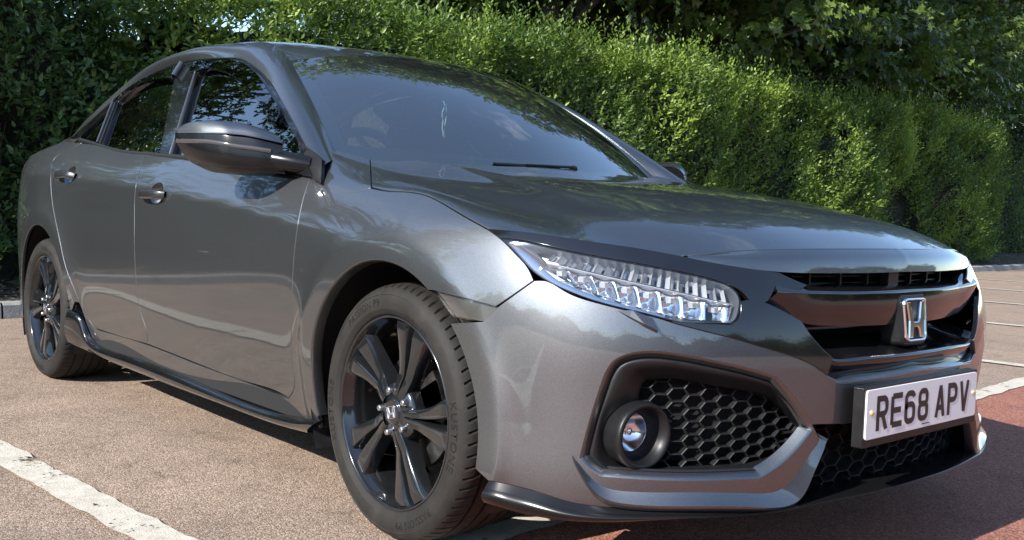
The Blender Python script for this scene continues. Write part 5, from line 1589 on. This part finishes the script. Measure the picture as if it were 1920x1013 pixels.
# kerb stones along the back of the bays, soil behind
def soil():
    m, t, out = nt('leaf_litter_soil'); co = coords(t); b = pbsdf(t, out, (.06, .045, .035), .95, 0, .2)
    vo = t.nodes.new('ShaderNodeTexVoronoi'); vo.inputs['Scale'].default_value = 30; t.links.new(co, vo.inputs['Vector'])
    sp = t.nodes.new('ShaderNodeSeparateColor'); t.links.new(vo.outputs['Color'], sp.inputs[0])
    c = ramp(t, sp.outputs[0], [(0, (.022, .017, .013)), (.5, (.060, .046, .034)), (.85, (.11, .085, .06)), (1, (.22, .19, .15))]); t.links.new(c.outputs[0], b.inputs['Base Color'])
    bm = bump(t, vo.outputs['Distance'], .8, .02); t.links.new(bm.outputs[0], b.inputs['Normal']); M['soil'] = m
soil()
kerb = None
gk = Geo()
prof = [(-.14, 0), (-.14, .11), (-.02, .11), (0, .095), (.012, 0)]
for i in range(60):
    v0 = -22+.915*i; g = Geo()
    A = [np.array(bay(-5.12+u, v0+.006, z)) for u, z in prof]; B = [np.array(bay(-5.12+u, v0+.909, z)) for u, z in prof]
    for a, b, c, d in zip(A[:-1], A[1:], B[1:], B[:-1]):
        n_k = np.cross(b-a, d-a); n_k /= np.linalg.norm(n_k); n_k = n_k if (n_k[2] > .1 or n_k @ np.array([*E1, 0]) > 0 or True) else -n_k
        g.add([a, b, c, d], [(0, 1, 2, 3)], [n_k]*4)
    g.add(A, [tuple(range(5))], [(-E2[0], -E2[1], 0)]*5); g.add(B, [tuple(range(4, -1, -1))], [(E2[0], E2[1], 0)]*5)
    if i == 0: kerb = tag(g.obj('kerb', M['kerb_concrete']), kind='structure')
    else: g.obj('kerb_stone', M['kerb_concrete'], kerb)
def soil_bed():
    g = Geo(); us = np.linspace(-16, -5.25, 40); vs = np.linspace(-24, 36, 120); r = np.random.default_rng(3)
    P = np.array([[np.array(bay(u, v, .075+.05*r.random()+(.10 if u < -5.8 else 0)*min(1, (-5.8-u)/.6))) for v in vs] for u in us])
    return grid_geo(P, flip=False)
g = soil_bed()
if np.mean(np.array(g.n)[:, 2]) < 0: g.n = [(-a, -b, -c) for a, b, c in g.n]; g.f = [tuple(reversed(f)) for f in g.f]
tag(g.obj('soil_bed', M['soil']), kind='structure')
# ---------------------------------------------------------------- hedge, bushes, trees
def leaf_mat(key, dark, light, trans=.35, rough=.42, sun_drift=.0):
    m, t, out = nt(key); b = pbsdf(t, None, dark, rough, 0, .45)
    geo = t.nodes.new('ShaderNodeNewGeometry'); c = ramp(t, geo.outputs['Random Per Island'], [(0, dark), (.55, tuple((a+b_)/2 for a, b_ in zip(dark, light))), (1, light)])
    # drifts of yellow-green: sunlit patches painted into the leaf colour
    yn = noise(t, .9, 4, .6, coords(t)); yr = ramp(t, yn.outputs['Fac'], [(.46, (0, 0, 0)), (.66, (1, 1, 1))]); yf = mathn(t, 'MULTIPLY', yr.outputs[0], sun_drift)
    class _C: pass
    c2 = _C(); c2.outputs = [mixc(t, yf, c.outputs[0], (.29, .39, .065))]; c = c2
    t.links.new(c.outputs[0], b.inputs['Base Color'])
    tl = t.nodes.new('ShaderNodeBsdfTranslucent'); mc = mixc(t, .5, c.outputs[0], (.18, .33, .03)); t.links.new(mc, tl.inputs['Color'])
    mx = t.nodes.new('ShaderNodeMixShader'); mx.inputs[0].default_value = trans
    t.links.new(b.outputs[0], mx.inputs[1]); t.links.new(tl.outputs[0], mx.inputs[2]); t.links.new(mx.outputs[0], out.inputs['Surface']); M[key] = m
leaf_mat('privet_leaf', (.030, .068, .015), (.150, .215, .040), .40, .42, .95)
leaf_mat('laurel_leaf', (.030, .066, .018), (.085, .135, .035), .22, .36)
leaf_mat('maple_leaf', (.016, .036, .011), (.050, .082, .022), .28, .42, .45)  # darkened leaf colour stands in for shade from neighbouring trees
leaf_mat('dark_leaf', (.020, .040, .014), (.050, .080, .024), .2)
simple('bark', (.075, .058, .045), .92, nscale=18, namt=.5, bumps=(30, .8, .02))
simple('twig', (.10, .082, .062), .9, nscale=30, namt=.4)
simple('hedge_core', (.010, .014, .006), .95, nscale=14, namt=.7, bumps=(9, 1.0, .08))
simple('white_petal', (.75, .74, .70), .6)
LEAF_A = np.array([(0, 0, 0), (.30, .36, .05), (.62, .30, .05), (1, 0, -.06), (.62, -.30, .05), (.30, -.36, .05), (.5, 0, -.02)])
LEAF_AF = [(0, 6, 1), (1, 6, 2), (2, 6, 3), (3, 6, 4), (4, 6, 5), (5, 6, 0)]
LEAF_D = np.array([(0, 0, 0), (.45, .32, .06), (1, 0, -.05), (.45, -.32, .06)]); LEAF_DF = [(0, 2, 1), (0, 3, 2)]
LEAF_M = np.array([(0, 0, 0), (.05, .42, .02), (.42, .22, .03), (.55, .52, -.02), (.72, .18, .02), (1.05, 0, -.08), (.72, -.18, .02), (.55, -.52, -.02), (.42, -.22, .03), (.05, -.42, .02)])
LEAF_MF = [(0, 2, 1), (0, 4, 2), (2, 4, 3), (0, 5, 4), (0, 6, 5), (0, 8, 6), (8, 7, 6), (0, 9, 8)]
def unit(v): return v/(np.linalg.norm(v, axis=-1, keepdims=True)+1e-9)
def leaves_mesh(name, pos, dirs, ups, size, width, shape, mat, parent=None):
    """one mesh of many leaves: base point, pointing direction, upper side, length, width ratio"""
    tv, tf = {'A': (LEAF_A, LEAF_AF), 'D': (LEAF_D, LEAF_DF), 'M': (LEAF_M, LEAF_MF)}[shape]; tf = np.array(tf)
    d = unit(dirs); s = unit(np.cross(ups, d)); u = np.cross(d, s)
    V = pos[:, None]+(d[:, None]*tv[None, :, :1]+s[:, None]*(tv[None, :, 1:2]*width)+u[:, None]*tv[None, :, 2:3])*size[:, None, None]
    n, k = len(pos), len(tv); F = (tf[None]+(np.arange(n)*k)[:, None, None]).reshape(-1, 3)
    me = bpy.data.meshes.new(name); me.vertices.add(n*k); me.vertices.foreach_set('co', V.astype(np.float32).ravel())
    me.loops.add(F.size); me.loops.foreach_set('vertex_index', F.astype(np.int32).ravel())
    me.polygons.add(len(F)); me.polygons.foreach_set('loop_start', np.arange(0, F.size, 3, dtype=np.int32))
    try: me.polygons.foreach_set('loop_total', np.full(len(F), 3, dtype=np.int32))
    except Exception: pass
    me.update(calc_edges=True); me.validate()
    me.materials.append(mat); o = bpy.data.objects.new(name, me); COL.objects.link(o)
    if parent is not None: o.parent = parent
    o['kind'] = 'stuff'
    return o
def shoots(base, dirn, length, per, size, width, rng, spread=.75):
    """leaves set along short shoots"""
    n = len(base); t = (np.arange(per)+.5)/per
    axis = unit(dirn); side = unit(np.cross(axis, rng.normal(size=(n, 3)))); bi = np.cross(axis, side)
    P, D, U, S = [], [], [], []
    bend = rng.normal(size=(n, 3))*.12
    for k in range(per):
        a = k*2.4+rng.random(n)*1.2; rad = side*np.cos(a)[:, None]+bi*np.sin(a)[:, None]
        p = base+axis*(length*t[k])[:, None]+bend*(length*t[k]**2)[:, None]+rad*.004
        f = spread*(1.15-.65*t[k]); d = unit(axis*(1-f*.55)+rad*f+rng.normal(size=(n, 3))*.18+np.array([0, 0, -.06]))
        P.append(p); D.append(d); U.append(axis+rng.normal(size=(n, 3))*.25); S.append(size*(.65+.6*rng.random(n))*(1.1-.45*t[k]))
    return np.vstack(P), np.vstack(D), np.vstack(U), np.concatenate(S)
def lump(v, z, seed, amp=1.0):
    """slow bulges of a clipped hedge face"""
    return amp*(.16*np.sin(v*1.15+seed+.8*np.sin(z*1.7))+.10*np.sin(v*2.9+z*2.2+seed*2)+.07*np.sin(v*5.3-z*3.1+seed*3))
def hedge(name, label, v0, v1, u_face, depth, hfun, leaf, size, width, density, per, slen, shape, seed, cat='hedge', gaps=(), group=None):
    rng = np.random.default_rng(seed); root = empty(name, bay(u_face-depth/2, (v0+v1)/2)); tag(root, label, cat, group); off = np.array(root.location)
    L = v1-v0; B, N = [], []
    def uf(v, z): return u_face+lump(v, z, seed)-.10*np.clip((z-1.6), 0, 2)
    # face towards the car park
    n = int(L*2.7*density); v = v0+rng.random(n)*L; z = .12+rng.random(n)**.85*(hfun(v)-.15)
    u = uf(v, z)-rng.random(n)**2*.22; B.append((u, v, z)); nn = np.stack([np.ones(n)*.75, rng.normal(0, .45, n), .35+.5*rng.random(n)+.35*(z/2.7)], 1); N.append(nn)
    # top
    n = int(L*depth*density*.9); v = v0+rng.random(n)*L; uu = u_face-rng.random(n)*depth; z = hfun(v)-.10+.16*rng.random(n)-.10*((uu-u_face+depth/2)/(depth/2))**2
    B.append((uu, v, z)); N.append(np.stack([rng.normal(.15, .3, n), rng.normal(0, .3, n), np.ones(n)], 1))
    # long ragged shoots standing above the clipped top
    n = int(L*26); v = v0+rng.random(n)*L; uu = u_face-rng.random(n)*depth*.6; z = hfun(v)-.05+.05*rng.random(n)
    B.append((uu, v, z)); N.append(np.stack([rng.normal(.1, .2, n), rng.normal(0, .25, n), np.ones(n)*1.2], 1)); n_top = n
    # ends
    for ve, sg in ((v0, -1), (v1, 1)):
        n = int(depth*2.6*density); z = .15+rng.random(n)*(hfun(np.full(n, ve))-.3); uu = u_face-rng.random(n)*depth; v = ve+sg*(.12*np.sin(z*2.3+seed)-.35*((z-1.4)/1.4)**2+.1)-sg*rng.random(n)**2*.2
        B.append((uu, v, z)); N.append(np.stack([rng.normal(.2, .3, n), sg*np.ones(n), .3+.4*rng.random(n)], 1))
    u, v, z = (np.concatenate([b[i] for b in B]) for i in range(3)); N = unit(np.vstack(N))
    keep = np.ones(len(u), bool)
    for gv, gz, rv, rz in gaps: keep &= (((v-gv)/rv)**2+((z-gz)/rz)**2+rng.normal(0, .18, len(v))) > 1
    u, v, z, N = u[keep], v[keep], z[keep], N[keep]
    P = np.stack([u*E1[0]+v*E2[0], u*E1[1]+v*E2[1], z], 1); N3 = np.stack([N[:, 0]*E1[0]+N[:, 1]*E2[0], N[:, 0]*E1[1]+N[:, 1]*E2[1], N[:, 2]], 1)
    ln = slen*(.6+.8*rng.random(len(P)))*np.where(z > hfun(v)-.06, 1.0+.9*rng.random(len(P)), 1.0)
    p, d, up, s = shoots(P-off, N3, ln, per, size, width, rng)
    leaves_mesh('foliage', p, d, up, s, width, shape, M[leaf], root)
    # stems inside
    for k in range(int(L*1.6)):
        vv = v0+.2+rng.random()*(L-.4); uu = u_face-depth*(.25+.4*rng.random()); h = hfun(np.array([vv]))[0]*.85
        pts = [np.array(bay(uu, vv, .05))]
        for q in range(5): pts.append(pts[-1]+np.array([rng.normal(0, .10), rng.normal(0, .10), h/5]))
        tube_geo(np.array(pts)-off, np.linspace(.028, .006, 6), 6, caps=False).obj('stem', M['twig'], root)
        a = pts[2]; e = a+np.array([.3*E1[0]+rng.normal(0, .2), rng.normal(0, .3), .5]); tube_geo(np.array([a, (a+e)/2+rng.normal(0, .05, 3), e])-off, np.linspace(.014, .004, 3), 5, caps=False).obj('stem', M['twig'], root)
    # added dark sheet: inner shade as plain colour, closes the view through
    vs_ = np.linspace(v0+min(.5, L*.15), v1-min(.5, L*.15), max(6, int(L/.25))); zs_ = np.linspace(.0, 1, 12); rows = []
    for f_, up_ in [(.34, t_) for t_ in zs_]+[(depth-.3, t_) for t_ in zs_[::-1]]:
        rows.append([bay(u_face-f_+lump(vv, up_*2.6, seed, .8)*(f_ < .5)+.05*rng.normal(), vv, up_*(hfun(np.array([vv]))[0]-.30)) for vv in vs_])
    gc = grid_geo(np.array(rows)-off); gc.obj('shade_core', M['hedge_core'], root)
    # dense inner leaves, coloured dark for the shade in there
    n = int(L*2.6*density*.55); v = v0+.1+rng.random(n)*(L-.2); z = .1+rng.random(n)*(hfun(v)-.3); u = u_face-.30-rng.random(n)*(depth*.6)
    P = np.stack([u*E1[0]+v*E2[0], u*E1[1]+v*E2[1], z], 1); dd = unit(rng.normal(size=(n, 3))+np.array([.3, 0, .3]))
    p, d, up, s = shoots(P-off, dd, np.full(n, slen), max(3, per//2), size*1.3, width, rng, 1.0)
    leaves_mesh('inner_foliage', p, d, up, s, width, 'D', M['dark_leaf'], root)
    return root
h_main = lambda v: 2.66+.07*np.sin(v*.8+1)+.06*np.sin(v*2.3)+.04*np.sin(v*5.1)+np.clip((v-6)*.012, 0, .2)
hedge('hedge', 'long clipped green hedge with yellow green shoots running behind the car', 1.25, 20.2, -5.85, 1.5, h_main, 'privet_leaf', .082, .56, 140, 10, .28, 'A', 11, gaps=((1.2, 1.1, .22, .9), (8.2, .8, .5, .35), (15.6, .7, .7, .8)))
h_bush = lambda v: 2.75+.15*np.sin(v*1.7)
hedge('laurel_bush', 'big dark green laurel bush behind the rear of the car', -1.1, .95, -5.75, 1.5, h_bush, 'laurel_leaf', .078, .60, 190, 9, .22, 'A', 23, cat='bush', gaps=((-1.05, .7, .5, .9),))
h_low = lambda v: 1.65+.15*np.sin(v*1.9)
hedge('shaded_bush', 'shadowy hedge at the far left edge of the photo', -13, -1.5, -6.1, 1.5, h_low, 'laurel_leaf', .095, .60, 60, 8, .26, 'D', 31, cat='bush')
h_far = lambda v: 3.6+.5*np.sin(v*.9)+.3*np.sin(v*2.1)
hedge('undergrowth_bush', 'dark tall bush beyond the right end of the hedge', 20.9, 36, -7.4, 3.0, h_far, 'maple_leaf', .11, .6, 70, 8, .35, 'D', 41, cat='bush')
hedge('back_thicket', 'dark thicket seen through the gap between laurel bush and hedge', -3.5, 5.5, -8.0, 1.4, lambda v: 2.9+.2*np.sin(v*2), 'maple_leaf', .11, .6, 50, 8, .3, 'D', 51, cat='bush')
hedge('rear_thicket', 'dark thicket behind the hedge under the maples', 5.8, 21, -8.6, 1.4, lambda v: 3.0+.3*np.sin(v*1.6), 'dark_leaf', .12, .6, 32, 8, .32, 'D', 57, cat='bush')
# ---- trees
def tree_mesh(seed, H, crown, nleaf, lsize, leaf, mat_leaf):
    """trunk with limbs and a crown of leaf sprays around the limb ends; crown = list of (x, y, z, rx, rz)"""
    rng = np.random.default_rng(seed); wood = Geo()
    top = np.array([0, 0, H*.72]); n = 9; t = np.linspace(0, 1, n)
    tr = np.stack([.25*np.sin(t*2.1+seed), .25*np.sin(t*1.7+seed*2), t*H*.72], 1); tr[:, :2] -= tr[0, :2]
    tube_geo(tr, np.linspace(.17, .05, n), 10, geo=wood)
    P, D, U, S = [], [], [], []
    for (cx, cy, cz, rx, rz) in crown:
        for k in range(5):
            e = np.array([cx, cy, cz])+unit(rng.normal(size=3))*np.array([rx, rx, rz])*.75; f = min(.95, max(.2, (e[2]-.6*math.hypot(e[0], e[1]))/(H*.72))); i = f*(n-1); i0 = int(i); a = tr[i0]*(1-(i-i0))+tr[min(n-1, i0+1)]*(i-i0)
            m = (a+e)/2+np.array([0, 0, .2])+rng.normal(0, .12, 3); tube_geo(smooth([a, m, e], n=9), np.linspace(.055, .012, 9), 6, geo=wood, caps=False)
        m_ = int(nleaf*(rx*rx*rz)/sum(c[3]**2*c[4] for c in crown)/10)
        q = unit(rng.normal(size=(m_, 3)))*(rng.random((m_, 1))**.42); cl = q*np.array([rx, rx, rz])+np.array([cx, cy, cz])
        # clumps with gaps between them
        w = np.sin(cl[:, 0]*2.3+seed)+np.sin(cl[:, 1]*2.6+seed*1.3)+np.sin(cl[:, 2]*2.9+seed*.7)
        cl = cl[w > -.75]; dd = unit(cl-np.array([cx, cy, cz-.3])+rng.normal(0, .5, cl.shape)+np.array([0, 0, -.15]))
        p, d, u, s = shoots(cl, dd, .35+.25*rng.random(len(cl)), 11, lsize, 1, rng, .95)
        P.append(p); D.append(d); U.append(u+np.array([0, 0, .9])); S.append(s)
    return wood, (np.vstack(P), np.vstack(D), np.vstack(U), np.concatenate(S))
KINDS = {
 'broad': (5, 8.5, [(0, 0, 4.6, 2.3, 1.5), (1.3, .6, 3.6, 1.5, 1.0), (-1.0, -1.1, 3.9, 1.6, 1.1), (.3, -.6, 6.6, 1.9, 1.5), (.5, 1.5, 5.2, 1.5, 1.1), (-.2, .4, 9.0, 1.8, 1.4)], 42000, .13, 'M', 'maple_leaf'),
 'tall': (9, 9.5, [(0, 0, 5.2, 1.9, 1.3), (.9, -.9, 3.4, 1.5, .9), (-.8, .9, 4.1, 1.4, .9), (0, .3, 7.4, 1.7, 1.5), (1.1, .8, 6.2, 1.2, .9), (.2, -.3, 9.8, 1.5, 1.4)], 36000, .13, 'M', 'maple_leaf'),
 'open': (14, 8.0, [(.2, .4, 5.6, 1.7, 1.0), (-.9, -.9, 6.4, 1.3, .8), (1.1, 1.1, 4.6, .9, .6), (-.6, 1.2, 4.4, .8, .5), (0, 0, 7.2, 1.3, .9)], 11000, .12, 'M', 'maple_leaf'),
 'shade': (21, 11.0, [(0, 0, 6.4, 2.4, 1.6), (-1.0, .6, 4.6, 1.6, 1.0), (.5, -.8, 8.6, 2.0, 1.4)], 11000, .17, 'M', 'maple_leaf'),
 'high': (33, 17.5, [(0, 0, 13.2, 2.5, 1.4), (.6, 1.0, 15.6, 2.2, 1.3), (-.6, -.8, 14.6, 2.2, 1.2)], 9000, .18, 'M', 'maple_leaf'),
}
_tc = {}
def tree(kind, x, y, rz, sc, label, name='maple_tree', group='trees behind the hedge'):
    root = empty(name, (x, y, 0.1)); root.rotation_euler = (0, 0, rz); root.scale = (sc, sc, sc); tag(root, label, 'tree', group)
    if kind not in _tc:
        w, (p, d, u, s) = tree_mesh(*KINDS[kind]); a = w.obj('trunk', M['bark'], root); c = leaves_mesh('crown', p, d, u, s, 1.0, KINDS[kind][5], M[KINDS[kind][6]], root); _tc[kind] = (a, c)
    else:
        for o in _tc[kind]: c = o.copy(); COL.objects.link(c); c.parent = root
    return root
TREES = [
 ('broad', -9.3, 10.2, .3, 1.25, 'broad dark maple above the sunlit part of the hedge'),
 ('tall', -9.0, 13.6, 1.9, 1.25, 'leafy maple with a sunlit low bough behind the hedge'),
 ('broad', -10.2, 17.0, 3.6, 1.15, 'big dark maple behind the right end of the hedge'),
 ('broad', -10.5, 21.5, 5.1, 1.2, 'dark maple at the top right corner of the photo'),
 ('tall', -13.0, 25.5, .9, 1.3, 'tall maple standing beyond the undergrowth bush'),
 ('broad', -12.8, 14.0, 2.6, 1.25, 'tall dark maple in the second row behind the hedge'),
 ('broad', -13.5, 10.5, 1.3, 1.25, 'maple in the second row behind the sunlit hedge'),
 ('tall', -12.5, 18.6, 5.6, 1.35, 'tall maple in the second row near the hedge end'),
 ('broad', -15.5, 22.5, 2.2, 1.4, 'rearmost broad maple near the right edge'),
 ('broad', -13.2, 29.5, .1, 1.4, 'broad maple at the right edge beyond the undergrowth bush'),
 ('tall', -16.5, 16.0, 3.3, 1.5, 'tall rearmost maple behind the middle of the right half'),
 ('open', -9.6, 5.4, .8, 1.55, 'thin crowned tree with sky showing through above the windscreen'),
 ('tall', -9.4, 7.9, 4.2, 1.2, 'maple with bright leaves at the top middle of the photo'),
 ('open', -9.0, 2.2, 2.9, 1.0, 'slim tree rising behind the hedge above the car roof'),
 ('open', -10.6, -1.4, 1.2, .85, 'leafy tree mirrored in the rear side window'),
 ('open', -9.8, -5.4, 4.1, .9, 'leafy tree mirrored in the front side window'),
 ('broad', -11.5, -10.5, 4.4, 1.1, 'wide tree mirrored in the dark door panels'),
]
for k, x, y, rz, sc, lb in TREES: tree(k, x, y, rz, sc, lb)
tree('shade', -7.6, -7.4, .4, .9, 'tree out of view on the left whose shade falls on the hedge', group='trees beside the car park')
tree('high', -8.4, -9.6, .9, 1.0, 'tall slender tree out of view on the left that shades the far hedge', group='trees beside the car park')
# white blossom in the far left bush
c = on_plane([(10, 306)], 0, -5.35)[0]; g = Geo()
for k in np.linspace(0, 2*np.pi, 6)[:-1]:
    d = np.array([.25, math.cos(k), math.sin(k)]); s_ = np.array([0, -math.sin(k), math.cos(k)]); P = [c, c+d*.020+s_*.014, c+d*.038, c+d*.020-s_*.014]; g.add(P, [(0, 1, 2, 3)], [(1, 0, 0)]*4)
tag(g.obj('blossom', M['white_petal']), 'white blossom among the dark leaves at the left edge', 'flower')

# far-off belt of trees on the open sides of the car park
def far_belt():
    rng = np.random.default_rng(77); P, D, U, S = [], [], [], []; a = np.linspace(math.radians(-165), math.radians(75), 150); rows = []
    for f_ in np.linspace(0, 1, 9):
        r = 46+3*np.sin(a*7)-3.5*math.sin(f_*math.pi*.9)+rng.normal(0, .5, len(a)); h = 6.5+1.6*np.sin(a*9+1)+1.1*np.sin(a*23)
        rows.append(np.stack([r*np.cos(a), r*np.sin(a), f_*h], 1))
    G_ = np.array(rows)
    for k in range(9000):
        i, j = rng.integers(0, 9), rng.integers(0, len(a)); c = G_[i, j]+rng.normal(0, .8, 3); P.append(c); D.append(rng.normal(size=3)); U.append([0, 0, 1]+rng.normal(0, .5, 3)); S.append(.5+.5*rng.random())
    return G_, np.array(P), np.array(D), np.array(U), np.array(S)
G_, p, d, u, s = far_belt()
fb = empty('far_trees', (0, 0, 0)); tag(fb, 'far belt of trees around the open side of the car park', 'trees', kind='stuff')
grid_geo(G_).obj('wood_mass', M['hedge_core'], fb)['kind'] = 'stuff'
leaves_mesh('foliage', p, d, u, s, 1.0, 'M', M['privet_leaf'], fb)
